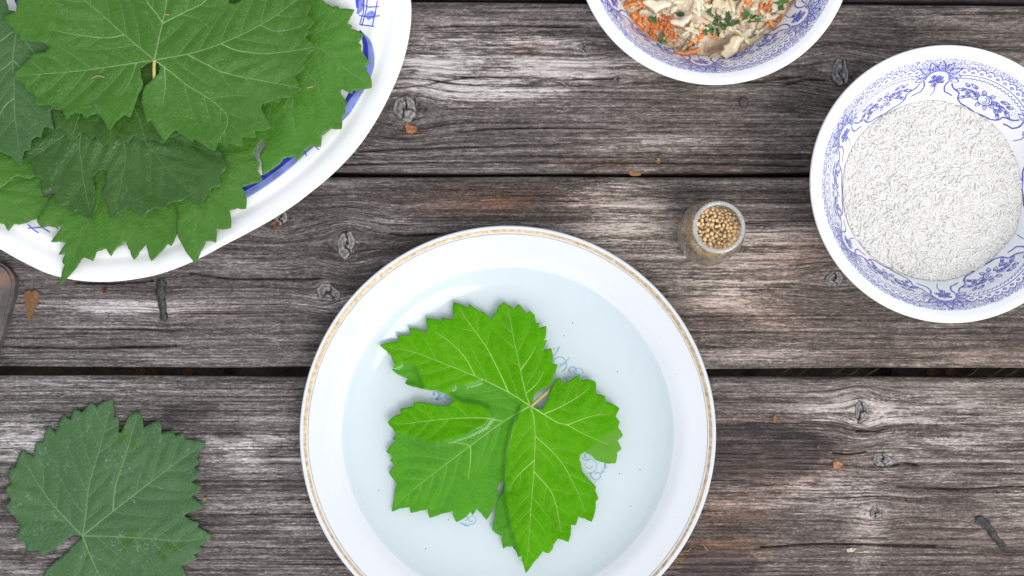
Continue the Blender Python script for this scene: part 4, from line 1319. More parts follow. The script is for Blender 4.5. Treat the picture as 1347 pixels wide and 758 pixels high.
def rope(pts, amp=0.75):
    q = resample(spline(pts, 30), 0.55)
    t = np.gradient(q, axis=0); t /= np.linalg.norm(t, axis=1)[:, None] + 1e-9
    nr = np.stack([-t[:, 1], t[:, 0]], 1)
    ph = np.arange(len(q)) * 1.15
    ink(q + nr * (amp * 0.5 * np.sin(ph))[:, None], .55)
    ink(q - nr * (amp * 0.5 * np.sin(ph))[:, None], .55)


SEC = 65.0 * math.pi / 3
for k6 in range(6):
    o = k6 * SEC
    random.seed(100 + k6)
    # big flower medallion
    for pi_, a in enumerate(np.radians(np.linspace(168, 372, 9))):
        petal(o + 7.2 * math.cos(a), 15.5 + 6.3 * math.sin(a), a, 7.8 if 2 <= pi_ <= 6 else 6.6, 2.25, 3)
    ink(arc(o, 16, 7.2, 6.6, 165, 375, 26), .6)
    ink(arc(o, 16, 6.4, 5.8, 175, 365, 26), .34)
    for cu, cv, r in ((o - 1.6, 16.5, 2.0), (o + 2.2, 15.2, 1.7), (o - .6, 19.8, 2.1), (o + 2.6, 19.3, 1.8), (o - 3.4, 19.6, 1.6), (o + .6, 23.2, 1.9)):
        rosette(cu, cv, r)
    for a in (-2.4, -1.7, -0.9, 0.4, 2.6):
        petal(o, 18.5, a, 5.2, 0.9, 1)
    ink([(o, 22), (o - 1.2, 28), (o + .4, 33)], .5)
    # lace band to the next flower
    us = np.linspace(o + 11.2, o + SEC - 11.2, 11)
    sag = lambda u: 5.6 + 3.6 * ((u - o - SEC / 2) / (SEC / 2 - 11)) ** 2
    for a_, c_ in zip(us[:-1], us[1:]):
        m_ = (a_ + c_) / 2; w_ = (c_ - a_) / 2
        v_ = sag(m_)
        sc_ = arc(m_, v_, w_, 2.1, 180, 360, 15)
        sc_[:, 1] += 0.38 * np.sin(np.arange(15) * 2.6)
        ink(sc_, .48)
        ink(arc(m_, v_ + 1.0, 1.0, 0.95, 0, 360, 10), .42)
        dot(m_, v_ + 1.0, .42)
    uu = np.linspace(o + 11, o + SEC - 11, 40)
    ink(np.column_stack([uu, sag(uu) + 3.5]), .5)
    cs_ = np.linspace(o + 12, o + SEC - 12, 18)
    for a_ in cs_:
        ink(arc(a_, sag(a_) + 5.4, 1.05, 1.25, 20, 200, 9), .5)
    # floral spray
    m = o + SEC / 2
    for r in (1.4, 2.7, 4.0):
        ink(arc(m + random.uniform(-.3, .3), 25.5, r * 1.15, r, random.uniform(0, 90), random.uniform(250, 340), 20), .5)
    for a in np.radians([20, 70, 120, 165, 200, 250, 300, 345]):
        petal(m + 4.2 * math.cos(a), 25.5 + 3.6 * math.sin(a), a + random.uniform(-.2, .2), 4.2, 1.5, 2)
    for sd_i in (-1, 1):
        for dx_, dv_, a, L in ((8, 20, -.5, 6), (9, 23, .1, 6.5), (8.5, 27, .5, 6), (13, 20.5, -.7, 4.5), (14.5, 24, .2, 5.5), (12, 28.5, .8, 5)):
            aa = a if sd_i > 0 else math.pi - a
            petal(m + sd_i * dx_, dv_, aa, L, 1.25, 2)
        rosette(m + sd_i * 7.5, 23.4, 1.9)
        rosette(m + sd_i * 11.5, 25.8, 1.7)
        ink([(m + sd_i * 5, 25), (m + sd_i * 10, 23), (m + sd_i * 17, 22.4)], .45)
        # ribbon rope framing the centre
        e = o if sd_i < 0 else o + SEC
        x = lambda q: e - sd_i * q
        rope([(x(7.5), 19), (x(6.5), 24), (x(8), 28.5)])
        rope([(x(8), 28.5), (x(11), 29.6), (x(14), 31)])
        rope([(x(10), 20.5), (x(11.2), 23), (x(13), 25), (x(17.5), 27.5)])
        rope([(x(17.5), 27.5), (x(18.5), 32), (x(22), 35)])
        rope([(x(22), 35), (x(28), 36), (x(34), 37.2)])
    # stipple
    for q in range(4200):
        u = o + random.uniform(0, SEC); v = random.uniform(0, 10.5)
        du = min(abs(u - o), abs(u - o - SEC))
        if du > 11 and v > sag(u) - 2.0:
            continue
        if du < 9 and v > 9:
            continue
        dot(u, v, random.uniform(.14, .26))
    for q in range(900):
        u = o + random.uniform(11, SEC - 11)
        v = random.uniform(sag(u) + 7, 27)
        dot(u, v, random.uniform(.13, .22))
PRINT_ME = mesh_from('printed_pattern', PV, PF)
PRINT_ME.materials.append(M_PRINT)


def make_bowl(px, py, rot, label):
    c = P(px, py, ZB)
    root = empty('bowl', (c[0], c[1], 0), label, 'bowl')
    root.rotation_euler = (0, 0, rot)
    link('body', BOWL_ME, None, root)
    link('printed_pattern', PRINT_ME, None, root)['kind'] = 'stuff'
    return c


RICE_C = make_bowl(1250, 241, math.radians(91), 'white bowl with blue floral print holding rice')
FILL_C = make_bowl(940, -70, math.radians(25), 'white bowl with blue floral print holding chopped vegetable filling')


def bowl_r_at(z):
    k0 = 30
    return np.interp(z, bi[k0:, 1], bi[k0:, 0])


# ------------------------------------------------------------------ rice
M_RICE, nt, b = newmat('rice')
tc = nd(nt, 'ShaderNodeTexCoord')
at = getattr_node(nt, 'tone').outputs['Fac']
c = ramp(nt, at, [(0.0, (0.88, 0.865, 0.80)), (0.6, (0.93, 0.92, 0.88)), (1.0, (0.95, 0.945, 0.92))])
nt.links.new(c, b.inputs['Base Color'])
b.inputs['Roughness'].default_value = 0.35
b.inputs['Specular IOR Level'].default_value = 0.3
tl = nd(nt, 'ShaderNodeBsdfTranslucent')
nt.links.new(c, tl.inputs['Color'])
mx = nd(nt, 'ShaderNodeMixShader'); mx.inputs[0].default_value = 0.25
nt.links.new(b.outputs[0], mx.inputs[1]); nt.links.new(tl.outputs[0], mx.inputs[2])
nt.links.new(mx.outputs[0], nt.nodes['Material Output'].inputs['Surface'])
rs = np.random.default_rng(5)
ZRICE = 0.0225


def rice_h(x, y):
    r = np.hypot(x, y)
    return ZRICE + 0.0022 * (1 - (r / 0.053) ** 2) + 0.0040 * (fbm(x * 40 + 4, y * 40, 6, 3) - 0.5)


def grain_template():
    n_, m_ = 7, 6
    V = [(-1, 0, 0)]
    for a in range(1, n_ - 1):
        t = -1 + 2 * a / (n_ - 1)
        r = (1 - abs(t) ** 2.6) ** 0.5
        for c_ in range(m_):
            an = 2 * math.pi * c_ / m_
            V.append((t, r * math.cos(an), r * math.sin(an)))
    V.append((1, 0, 0))
    F = []
    for c_ in range(m_):
        F.append((0, 1 + (c_ + 1) % m_, 1 + c_))
        for a in range(n_ - 3):
            b0 = 1 + a * m_
            F.append((b0 + c_, b0 + (c_ + 1) % m_, b0 + m_ + (c_ + 1) % m_)); F.append((b0 + c_, b0 + m_ + (c_ + 1) % m_, b0 + m_ + c_))
        b0 = 1 + (n_ - 3) * m_
        F.append((b0 + c_, b0 + (c_ + 1) % m_, len(V) - 1))
    return np.array(V, float), np.array(F)


GV, GF = grain_template()
N = 5200
tha = rs.uniform(0, 2 * math.pi, N)
rad_ = np.sqrt(rs.uniform(0, 1, N)) * (0.0520 + 0.0045 * fbm(np.cos(tha) * 4 + 9, np.sin(tha) * 4, 3, 3))
gx_, gy_ = rad_ * np.cos(tha), rad_ * np.sin(tha)
dep = rs.uniform(-0.0008, 0.0003, N)
gz_ = rice_h(gx_, gy_) + dep
Ln = rs.uniform(0.0034, 0.0046, N); Wd = rs.uniform(0.00062, 0.00080, N)
yaw = rs.uniform(0, 2 * math.pi, N); pit = rs.normal(0, 0.13, N); bend = rs.uniform(-.12, .12, N)
gvx = GV[None, :, 0] * Ln[:, None]; gvy = GV[None, :, 1] * Wd[:, None] + bend[:, None] * (GV[None, :, 0] ** 2) * Ln[:, None]; gvz = GV[None, :, 2] * Wd[:, None] * 0.9
cx_, sx_ = np.cos(pit)[:, None], np.sin(pit)[:, None]
ax = gvx * cx_ - gvz * sx_; az = gvx * sx_ + gvz * cx_
cy_, sy_ = np.cos(yaw)[:, None], np.sin(yaw)[:, None]
bx = ax * cy_ - gvy * sy_; by = ax * sy_ + gvy * cy_
VV = np.stack([bx + gx_[:, None], by + gy_[:, None], az + gz_[:, None]], -1)
rmax = bowl_r_at(np.clip(VV[..., 2], 0.0075, .05)) - 0.0004
rr_ = np.hypot(VV[..., 0], VV[..., 1])
sc_ = np.minimum(1, rmax / rr_)
VV[..., 0] *= sc_; VV[..., 1] *= sc_
FF = (GF[None] + (np.arange(N) * len(GV))[:, None, None]).reshape(-1, 3)
me = mesh_from('rice', VV.reshape(-1, 3), FF)
attr(me, 'tone', np.repeat(rs.uniform(0, 1, N), len(GV)))
rice = link('rice', me, M_RICE)
# body of the heap beneath the loose grains
nr2, nt2 = 40, 96
rr = np.linspace(0.0003, 1.0, nr2); tt = np.linspace(0, 2 * math.pi, nt2, endpoint=False)
hx = np.outer(rr * 0.0525, np.cos(tt)); hy = np.outer(rr * 0.0525, np.sin(tt))
hz = rice_h(hx, hy) + 0.0000
rm = bowl_r_at(hz) - 0.0003
k2 = np.minimum(1, rm / np.hypot(hx, hy)); hx *= k2; hy *= k2
i, j = np.meshgrid(np.arange(nr2 - 1), np.arange(nt2), indexing='ij')
F = np.stack([i * nt2 + j, (i + 1) * nt2 + j, (i + 1) * nt2 + (j + 1) % nt2, i * nt2 + (j + 1) % nt2], -1).reshape(-1, 4)
hb_me = mesh_from('rice_base', np.stack([hx, hy, hz], -1).reshape(-1, 3), F)
bm = bmesh.new(); bm.from_mesh(rice.data)
off0 = len(bm.verts)
bm.from_mesh(hb_me)
bm.to_mesh(rice.data); bm.free()
rice.data.polygons.foreach_set('use_smooth', np.ones(len(rice.data.polygons), bool))
a = rice.data.attributes['tone']
vals = np.zeros(len(rice.data.vertices), np.float32); a.data.foreach_get('value', vals); vals[off0:] = 0.8
a.data.foreach_set('value', vals)
bpy.data.meshes.remove(hb_me)
rice.location = (RICE_C[0], RICE_C[1], 0)
rice['kind'] = 'stuff'
tag(rice, 'heap of loose long white rice grains in the patterned bowl', 'rice')

# ------------------------------------------------------------------ vegetable filling
M_MINCE, nt, b = newmat('mince')
tc = nd(nt, 'ShaderNodeTexCoord')
f = noise(nt, tc.outputs['Object'], 130, 6, 0.6, 0.8)
nt.links.new(ramp(nt, f, [(0.26, (0.30, 0.17, 0.11)), (0.40, (0.55, 0.39, 0.27)), (0.52, (0.66, 0.52, 0.37)), (0.64, (0.76, 0.69, 0.54)), (0.74, (0.70, 0.34, 0.14))]), b.inputs['Base Color'])
b.inputs['Roughness'].default_value = 0.32
b.inputs['Subsurface Weight'].default_value = 0.15
b.inputs['Subsurface Radius'].default_value = (0.004, 0.002, 0.0015)
f2 = noise(nt, tc.outputs['Object'], 420, 4)
bump(nt, b, f2, 0.6, 0.0012)


def fill_h(x, y):
    r = np.hypot(x, y)
    R = 0.0580
    base = 0.0250 + 0.0150 * np.clip(1 - (r / R) ** 2.6, 0, 1)
    base = base + 0.011 * (fbm(x * 42 + 7, y * 42 + 3, 31, 3) - 0.5) + 0.004 * (fbm(x * 130, y * 130, 35, 2) - 0.5)
    # hollow seen beside the folded cabbage piece
    hc = P(938, 62, 0.025) - FILL_C
    base = base - 0.010 * np.exp(-(((x - hc[0]) / 0.006) ** 2 + ((y - hc[1]) / 0.011) ** 2))
    return base


nr2, nt2 = 80, 200
rr = np.linspace(0.0003, 1.0, nr2); tt = np.linspace(0, 2 * math.pi, nt2, endpoint=False)
edge = 0.0565 + 0.003 * (fbm(np.cos(tt) * 3 + 5, np.sin(tt) * 3, 12, 3) - .5) * 2
hx = np.outer(rr, edge * np.cos(tt)); hy = np.outer(rr, edge * np.sin(tt))
hz = fill_h(hx, hy)
wallz = np.interp(np.hypot(hx, hy), bi[:, 0], bi[:, 1]) + 0.0004
hz = np.maximum(hz, wallz)
wgt = np.clip((rr - 0.86) / 0.14, 0, 1)[:, None] ** 2
hz = hz * (1 - wgt) + wallz * wgt
i, j = np.meshgrid(np.arange(nr2 - 1), np.arange(nt2), indexing='ij')
F = np.stack([i * nt2 + j, (i + 1) * nt2 + j, (i + 1) * nt2 + (j + 1) % nt2, i * nt2 + (j + 1) % nt2], -1).reshape(-1, 4)
mince = link('filling', mesh_from('filling', np.stack([hx, hy, hz], -1).reshape(-1, 3), F), M_MINCE)
mince.location = (FILL_C[0], FILL_C[1], 0)
tag(mince, 'lumpy beige filling mass under the shredded vegetables in the bowl', 'filling')
M_CARROT = simple_mat('carrot', (0.70, 0.24, 0.07), 0.35, 0.25, 300, 0.5, Subsurface_Weight=0.2, Subsurface_Scale=0.002)
M_CABB = simple_mat('cabbage', (0.64, 0.53, 0.35), 0.2, 0.25, 250, 0.5, Subsurface_Weight=0.3, Subsurface_Scale=0.003)
M_ONION = simple_mat('onion', (0.76, 0.67, 0.50), 0.25, 0.12, 250, 0.5, Subsurface_Weight=0.3, Subsurface_Scale=0.003)
M_HERB = simple_mat('herb', (0.06, 0.14, 0.035), 0.4, 0.35, 300)


def shred_mesh(name, L, w, t, bend, curl, seed, taper=0.35):
    rs_ = np.random.default_rng(seed)
    n_ = 9
    V = []; F = []
    for a in range(n_):
        q = a / (n_ - 1) * 2 - 1
        ww = w * (1 - taper * abs(q) ** 2) * rs_.uniform(.85, 1.15)
        x = q * L / 2; y = bend * q * q * L + rs_.normal(0, w * .08); z = curl * q * q * L
        for dy, dz in ((-1, -.5), (-.55, .5), (.55, .6), (1, -.4)):
            V.append((x, y + dy * ww / 2, z + dz * t * rs_.uniform(.8, 1.2)))
    for a in range(n_ - 1):
        for c_ in range(4):
            F.append((a * 4 + c_, a * 4 + (c_ + 1) % 4, (a + 1) * 4 + (c_ + 1) % 4, (a + 1) * 4 + c_))
    F.append((3, 2, 1, 0)); e = (n_ - 1) * 4
    F.append((e, e + 1, e + 2, e + 3))
    return mesh_from(name, V, F)


def leafy_mesh(name, L, w, seed):
    rs_ = np.random.default_rng(seed)
    V = [(0, 0, 0.0002)]; n_ = 11
    for a in range(n_):
        t = 2 * math.pi * a / n_
        r = rs_.uniform(.55, 1.15)
        V.append((L / 2 * r * math.cos(t), w / 2 * r * math.sin(t), rs_.uniform(-.0005, .0010)))
    m_ = len(V)
    V += [(x, y, z - 0.0003) for x, y, z in V]
    F = []
    for a in range(n_):
        p, q = 1 + a, 1 + (a + 1) % n_
        F += [(0, p, q), (m_, m_ + q, m_ + p), (p, p + m_, q + m_, q)]
    return mesh_from(name, V, F, False)


def scatter(name, meshes, mat, cnt, seed, label, cat, group, lift, tilt, centers=None, spread=0.008, stripz=None):
    rs_ = np.random.default_rng(seed)
    for me_ in meshes:
        if not me_.materials:
            me_.materials.append(mat)
    done = 0
    while done < cnt:
        if centers is not None and rs_.uniform() < 0.8:
            c_ = centers[rs_.integers(len(centers))]
            p = P(c_[0], c_[1], 0.03) - FILL_C + rs_.normal(0, spread, 2)
        else:
            r_ = math.sqrt(rs_.uniform(0, 1)) * 0.0535; a = rs_.uniform(0, 2 * math.pi)
            p = np.array([r_ * math.cos(a), r_ * math.sin(a)])
        if np.hypot(*p) > 0.0560:
            continue
        wp = p + FILL_C
        e = 0.001
        X_ = np.array([p[0], p[0] + e, p[0]]); Y_ = np.array([p[1], p[1], p[1] + e])
        Hh = np.maximum(fill_h(X_, Y_), np.interp(np.hypot(X_, Y_), bi[:, 0], bi[:, 1]) + 0.0006)
        nz = Vector((-(Hh[1] - Hh[0]) / e * .8, -(Hh[2] - Hh[0]) / e * .8, 1)).normalized()
        o_ = bpy.data.objects.new(name, meshes[rs_.integers(len(meshes))])
        COL.objects.link(o_)
        qz = Vector((0, 0, 1)).rotation_difference(nz)
        from mathutils import Euler
        rot = qz.to_matrix() @ Euler((rs_.normal(0, tilt), rs_.normal(0, tilt), rs_.uniform(0, 6.28))).to_matrix()
        o_.rotation_euler = rot.to_euler()
        o_.location = (wp[0], wp[1], Hh[0] + lift + rs_.uniform(0, 0.0016))
        s_ = rs_.uniform(.8, 1.25); o_.scale = (s_, s_, s_)
        tag(o_, label, cat, group)
        done += 1


carrots = [shred_mesh('carrot_shred', L, w, .0011, bnd, cl, 200 + q) for q, (L, w, bnd, cl) in enumerate([(.009, .0030, .1, .08), (.007, .0034, -.15, .05), (.010, .0024, .15, .08), (.006, .0040, 0, .1), (.008, .0028, .2, -.05)])]
cabb = [shred_mesh('cabbage_piece', L, w, .0011, bnd, cl, 220 + q, .5) for q, (L, w, bnd, cl) in enumerate([(.012, .0050, .1, .10), (.009, .0060, -.1, .12), (.014, .0042, .15, .08), (.008, .0062, .05, .1), (.010, .0040, -.2, .08), (.007, .0055, 0, -.1)])]
onion = [shred_mesh('onion_piece', L, w, .0014, bnd, cl, 240 + q, .7) for q, (L, w, bnd, cl) in enumerate([(.011, .0052, .15, .12), (.006, .0034, .2, .1), (.005, .0038, 0, .1)])]
herb = [leafy_mesh('herb_leaf', L, w, 260 + q) for q, (L, w) in enumerate([(.0065, .0045), (.0085, .003), (.005, .004), (.009, .0018)])]
GC = 'shredded vegetables in the filling'
scatter('cabbage_piece', cabb, M_CABB, 240, 1, 'pale shred of cabbage mixed into the vegetable filling', 'cabbage', 'cabbage shreds in the filling', -0.0010, .25)
scatter('carrot_shred', carrots, M_CARROT, 125, 2, 'orange shred of carrot mixed into the vegetable filling', 'carrot', 'carrot shreds in the filling', -0.0008, .25,
        [(850, 28), (862, 30), (880, 38), (835, 15), (842, 24), (895, 35), (870, 45), (915, 46), (905, 70), (985, 76), (1003, 60), (1020, 25), (930, 12), (960, 30), (860, 36), (1000, 5), (826, 4)], 0.0042)
scatter('onion_piece', onion, M_ONION, 140, 3, 'small glossy white piece of onion in the vegetable filling', 'onion', 'onion pieces in the filling', -0.0003, .25)
scatter('herb_leaf', herb, M_HERB, 30, 4, 'torn green herb leaf scattered on the vegetable filling', 'herb', 'herb leaves on the filling', 0.0016, .30,
        [(965, 8), (972, 15), (955, 40), (935, 40), (932, 45), (995, 25), (872, 58), (985, 64), (925, 8), (1030, 4), (990, 30), (950, 38)], 0.003)
# a few big pieces that stand out
for nm, mesh_, mat, px, py, z, rz, sc, lab, cat in [
        ('onion_piece', shred_mesh('onion_slice', .0145, .0070, .0020, .10, .10, 301, .75), M_ONION, 864, 7, .0425, -.15, 1.1, 'large curved white onion slice lying across the filling', 'onion'),
        ('cabbage_piece', shred_mesh('cabbage_fold', .014, .0085, .0014, .12, .14, 302, .45), M_CABB, 964, 64, .0345, .9, 1.05, 'broad folded cabbage piece at the lower edge of the filling', 'cabbage'),
        ('cabbage_piece', shred_mesh('cabbage_point', .012, .006, .0013, .05, .1, 303, .9), M_CABB, 942, 76, .0300, .7, 1.1, 'pointed cabbage tip poking onto the blue printed bowl wall', 'cabbage'),
        ('carrot_shred', shred_mesh('carrot_strip', .013, .0028, .0013, .12, .06, 304), M_CARROT, 905, 70, .0330, .15, 1.1, 'long carrot strip at the lower rim of the filling', 'carrot'),
        ('onion_piece', shred_mesh('onion_slice2', .012, .0055, .0018, .15, .1, 305, .7), M_ONION, 897, 29, .0405, .25, 1.1, 'rounded onion slice between the carrot heap and the meat', 'onion')]:
    c_ = P(px, py, z)
    o_ = link(nm, mesh_, mat)
    o_.location = (c_[0], c_[1], z); o_.rotation_euler = (0.15, -.1, rz); o_.scale = (sc, sc, sc)
    tag(o_, lab, cat)

# ------------------------------------------------------------------ spice jar
HJ = 0.048
jc = P(946, 299, HJ)
jar = empty('spice_jar', (jc[0], jc[1], 0), 'small open glass jar of round seeds standing on the planks', 'jar')
M_GLASS, nt, b = newmat('jar_glass')
nt.nodes.remove(b)
tr = nd(nt, 'ShaderNodeBsdfTransparent'); tr.inputs[0].default_value = (0.985, 0.995, 0.98, 1)
gl = nd(nt, 'ShaderNodeBsdfGlossy'); gl.inputs['Roughness'].default_value = 0.05
lw = nd(nt, 'ShaderNodeLayerWeight'); lw.inputs['Blend'].default_value = 0.5
fr = mathn(nt, 'ADD', mathn(nt, 'MULTIPLY', mathn(nt, 'POWER', lw.outputs['Facing'], 2.5), 0.8), 0.12)
mx = nd(nt, 'ShaderNodeMixShader')
nt.links.new(fr, mx.inputs[0]); nt.links.new(tr.outputs[0], mx.inputs[1]); nt.links.new(gl.outputs[0], mx.inputs[2])
gg = nd(nt, 'ShaderNodeBsdfGlass'); gg.inputs['IOR'].default_value = 1.45; gg.inputs['Roughness'].default_value = 0.02; gg.inputs['Color'].default_value = (1, 1, 1, 1)
m2 = nd(nt, 'ShaderNodeMixShader'); m2.inputs[0].default_value = 0.30
nt.links.new(mx.outputs[0], m2.inputs[1]); nt.links.new(gg.outputs[0], m2.inputs[2])
nt.links.new(m2.outputs[0], nt.nodes['Material Output'].inputs['Surface'])
jo = [(0.0001, 0.0012), (0.014, 0.0010), (0.0165, 0.0004), (0.0185, 0.0012), (0.0195, 0.0035), (0.0196, 0.009), (0.0193, 0.018), (0.0187, 0.0255), (0.0174, 0.0305), (0.0152, 0.0345), (0.0139, 0.0370), (0.0138, 0.0388), (0.0146, 0.0398), (0.0139, 0.0410), (0.0140, 0.0446), (0.0147, 0.0458), (0.0149, 0.0468), (0.0146, 0.0477), (0.0139, 0.0480)]
ji = [(0.0131, 0.0477), (0.0126, 0.0466), (0.0124, 0.0420), (0.0125, 0.0372), (0.0140, 0.0338), (0.0160, 0.0302), (0.0173, 0.0252), (0.0179, 0.0180), (0.0181, 0.0060), (0.0172, 0.0036), (0.014, 0.0030), (0.0001, 0.0030)]
link('glass_body', lathe('glass_body', np.vstack([smooth_prof(jo, 90), smooth_prof(ji, 60)]), 96), M_GLASS, jar)
M_SEED = simple_mat('seed', (0.68, 0.47, 0.25), 0.5, 0.36, 700)
M_RIM, nt, b = newmat('jar_rim_highlight_glass')
b.inputs['Base Color'].default_value = (0.72, 0.78, 0.79, 1); b.inputs['Roughness'].default_value = 0.08  # pale diffuse layer paints the bright highlight onto the glass rim
tcr = nd(nt, 'ShaderNodeTexCoord')
nt.links.new(ramp(nt, noise(nt, tcr.outputs['Object'], 90, 3), [(0.35, (0.60, 0.66, 0.68)), (0.65, (0.80, 0.85, 0.86))]), b.inputs['Base Color'])
trr = nd(nt, 'ShaderNodeBsdfTransparent')
mr = nd(nt, 'ShaderNodeMixShader'); mr.inputs[0].default_value = 0.26
nt.links.new(trr.outputs[0], mr.inputs[1]); nt.links.new(b.outputs[0], mr.inputs[2])
nt.links.new(mr.outputs[0], nt.nodes['Material Output'].inputs['Surface'])
ta = np.linspace(0, 2 * math.pi, 17)
link('rim', lathe('jar_rim', np.column_stack([0.0139 + 0.00125 * np.cos(ta), 0.0474 + 0.0011 * np.sin(ta)]), 96), M_RIM, jar)
rs = np.random.default_rng(9)
seeds = []
# dart throwing, layer by layer from the top down
def jar_in(z):
    return np.interp(z, [0.003, 0.0040, 0.006, 0.018, 0.0252, 0.0302, 0.0338, 0.0372], [0.014, 0.0172, 0.0181, 0.0179, 0.0173, 0.0160, 0.0140, 0.0125])
ZS = 0.0350
for lay in range(12):
    zc = ZS - 0.0026 * lay
    tries = 0
    layer = []
    while tries < (3000 if lay < 2 else 1500):
        tries += 1
        r = rs.uniform(0.00080, 0.00132)
        q = math.sqrt(rs.uniform()) ; a = rs.uniform(0, 2 * math.pi)
        z = zc + rs.uniform(-.0006, .0006)
        R_ = jar_in(z) - r - (0.0003 if lay < 2 else 0.0034)
        x, y = q * R_ * math.cos(a), q * R_ * math.sin(a)
        okk = True
        for (X_, Y_, Z_, r_) in layer:
            if (x - X_) ** 2 + (y - Y_) ** 2 + (z - Z_) ** 2 < ((r + r_) * .93) ** 2:
                okk = False; break
        if okk:
            layer.append((x, y, z, r))
    seeds.append(layer)


def seed_mesh(seed):
    bm = bmesh.new()
    bmesh.ops.create_icosphere(bm, subdivisions=2, radius=1)
    r_ = np.random.default_rng(seed)
    d = Vector(r_.normal(0, 1, 3)).normalized()
    for v in bm.verts:
        v.co *= 1 + 0.05 * v.co.dot(d) + 0.03 * math.sin(8 * math.atan2(v.co.y, v.co.x))
    me_ = bpy.data.meshes.new('seed'); bm.to_mesh(me_); bm.free()
    me_.polygons.foreach_set('use_smooth', np.ones(len(me_.polygons), bool))
    me_.materials.append(M_SEED)
    return me_


sm = [seed_mesh(q) for q in range(5)]
nind = 0
rest_V, rest_F = [], []
for li, layer in enumerate(seeds):
    for (x, y, z, r) in layer:
        if nind < 290 and li < 2:
            o_ = bpy.data.objects.new('seed', sm[nind % 5])
            COL.objects.link(o_)
            o_.location = (jc[0] + x, jc[1] + y, z); o_.scale = (r, r, r)
            o_.rotation_euler = tuple(rs.uniform(0, 6, 3))
            tag(o_, 'round tan spice seed in the open glass jar', 'seed', 'seeds filling the glass jar')
            nind += 1
        else:
            if math.hypot(x, y) < jar_in(z) - 0.0060:
                continue
            b0 = len(rest_V)
            mm = sm[len(rest_V) % 5]
            for v in mm.vertices:
                rest_V.append((x + v.co.x * r, y + v.co.y * r, z + v.co.z * r))
            for p_ in mm.polygons:
                rest_F.append(tuple(b0 + q for q in p_.vertices))
o_ = link('seeds', mesh_from('seeds', rest_V, np.array(rest_F)), M_SEED)
o_.location = (jc[0], jc[1], 0); o_['kind'] = 'stuff'
tag(o_, 'mass of tan seeds seen through the side of the glass jar', 'seeds')

# ------------------------------------------------------------------ board corner at the left edge
M_BOARD, nt, b = newmat('worn_dark_board')
tc = nd(nt, 'ShaderNodeTexCoord')
f = noise(nt, tc.outputs['Object'], 70, 5, 0.6, 0.4)
f2 = noise(nt, tc.outputs['Object'], 700, 3)
c = ramp(nt, f, [(0.32, (0.055, 0.05, 0.045)), (0.52, (0.10, 0.085, 0.078)), (0.66, (0.20, 0.115, 0.085))])
nt.links.new(c, b.inputs['Base Color']); b.inputs['Roughness'].default_value = 0.55
bump(nt, b, f2, 0.4, 0.0006)
outl = [(0, 346), (6, 349), (12, 355), (17, 363), (19, 372), (18, 382), (15, 396), (10, 414), (4, 434), (-4, 458), (-16, 500), (-60, 640), (-100, 640), (-150, 500), (-150, 346), (-60, 338)]
zt = 0.009
op = dens_outline(PX(outl, zt), 0.002, 0.03, 3)
bc = op.mean(0)
bm = bmesh.new()
f_ = bm.faces.new([bm.verts.new((p[0] - bc[0], p[1] - bc[1], 0.0006)) for p in op])
if f_.normal.z < 0:
    f_.normal_flip()
r = bmesh.ops.extrude_face_region(bm, geom=[f_])
for v in r['geom']:
    if isinstance(v, bmesh.types.BMVert):
        v.co.z = zt
bmesh.ops.recalc_face_normals(bm, faces=bm.faces[:])
ed = [e for e in bm.edges if all(v.co.z > zt - 1e-5 for v in e.verts) and len(e.link_faces) == 2]
bmesh.ops.bevel(bm, geom=ed, offset=0.0018, segments=3, affect='EDGES')
me = bpy.data.meshes.new('board'); bm.to_mesh(me); bm.free()
bo_ = link('wooden_board', me, M_BOARD)
bo_.location = (bc[0], bc[1], 0.0006)
tag(bo_, 'dark worn board with a rounded corner beside the brown petal', 'board')

# ------------------------------------------------------------------ small debris on the table
def flake(name, pts_px, z, label, cat, col, group=None, curl=0.0015, thick=0.0003, seed=0):
    q = PX(pts_px, z)
    c_ = q.mean(0)
    d = dens_outline(q, 0.0012, 0.06, seed)
    bm = bmesh.new()
    ext = np.abs(d - c_).max()
    ce = bm.verts.new((0, 0, 0.0004))
    vs_ = [bm.verts.new((p[0] - c_[0], p[1] - c_[1], 0.0003 + curl * ((np.hypot(*(p - c_)) / ext) ** 2) * (0.5 + 0.5 * math.sin(3 * math.atan2(*(p - c_)) + seed)))) for p in d]
    for a in range(len(vs_)):
        bm.faces.new((ce, vs_[a], vs_[(a + 1) % len(vs_)]))
    bmesh.ops.recalc_face_normals(bm, faces=bm.faces[:])
    me_ = bpy.data.meshes.new(name); bm.to_mesh(me_); bm.free()
    o_ = link(name, me_, simple_mat(name + '_colour', tuple(q_ * .62 for q_ in col), 0.7, 0.4, 900))
    o_.location = (c_[0], c_[1], z)
    s_ = o_.modifiers.new('thickness', 'SOLIDIFY'); s_.thickness = thick; s_.offset = 1
    return tag(o_, label, cat, group)


flake('dry_petal', [(33, 384), (38, 382.5), (43, 384), (48, 382.5), (52, 385), (51, 394), (47, 405), (43, 414), (40, 421), (37, 421.5), (36.5, 412), (33.5, 398)], 0.0008, 'curled brown dry petal lying beside the dark board corner', 'petal', (0.42, 0.20, 0.06), seed=1, curl=0.0022)
flake('dry_flake', [(534, 162), (540, 166), (548, 167), (549, 172), (543, 176), (535, 175)], 0.0006, 'orange dry flake beside the cracked knot near the platter', 'flake', (0.42, 0.16, 0.06), seed=2)
flake('dry_flake', [(356, 294), (363, 290), (368, 296), (364, 302), (357, 303)], 0.0006, 'reddish flake touching the platter rim', 'flake', (0.22, 0.09, 0.06), seed=3)
flake('wood_chip', [(827, 226.5), (836, 225), (844, 227), (842, 231), (830, 231.5)], -0.0025, 'small orange wood chip caught in the narrow gap between planks', 'wood chip', (0.38, 0.18, 0.06), seed=4)
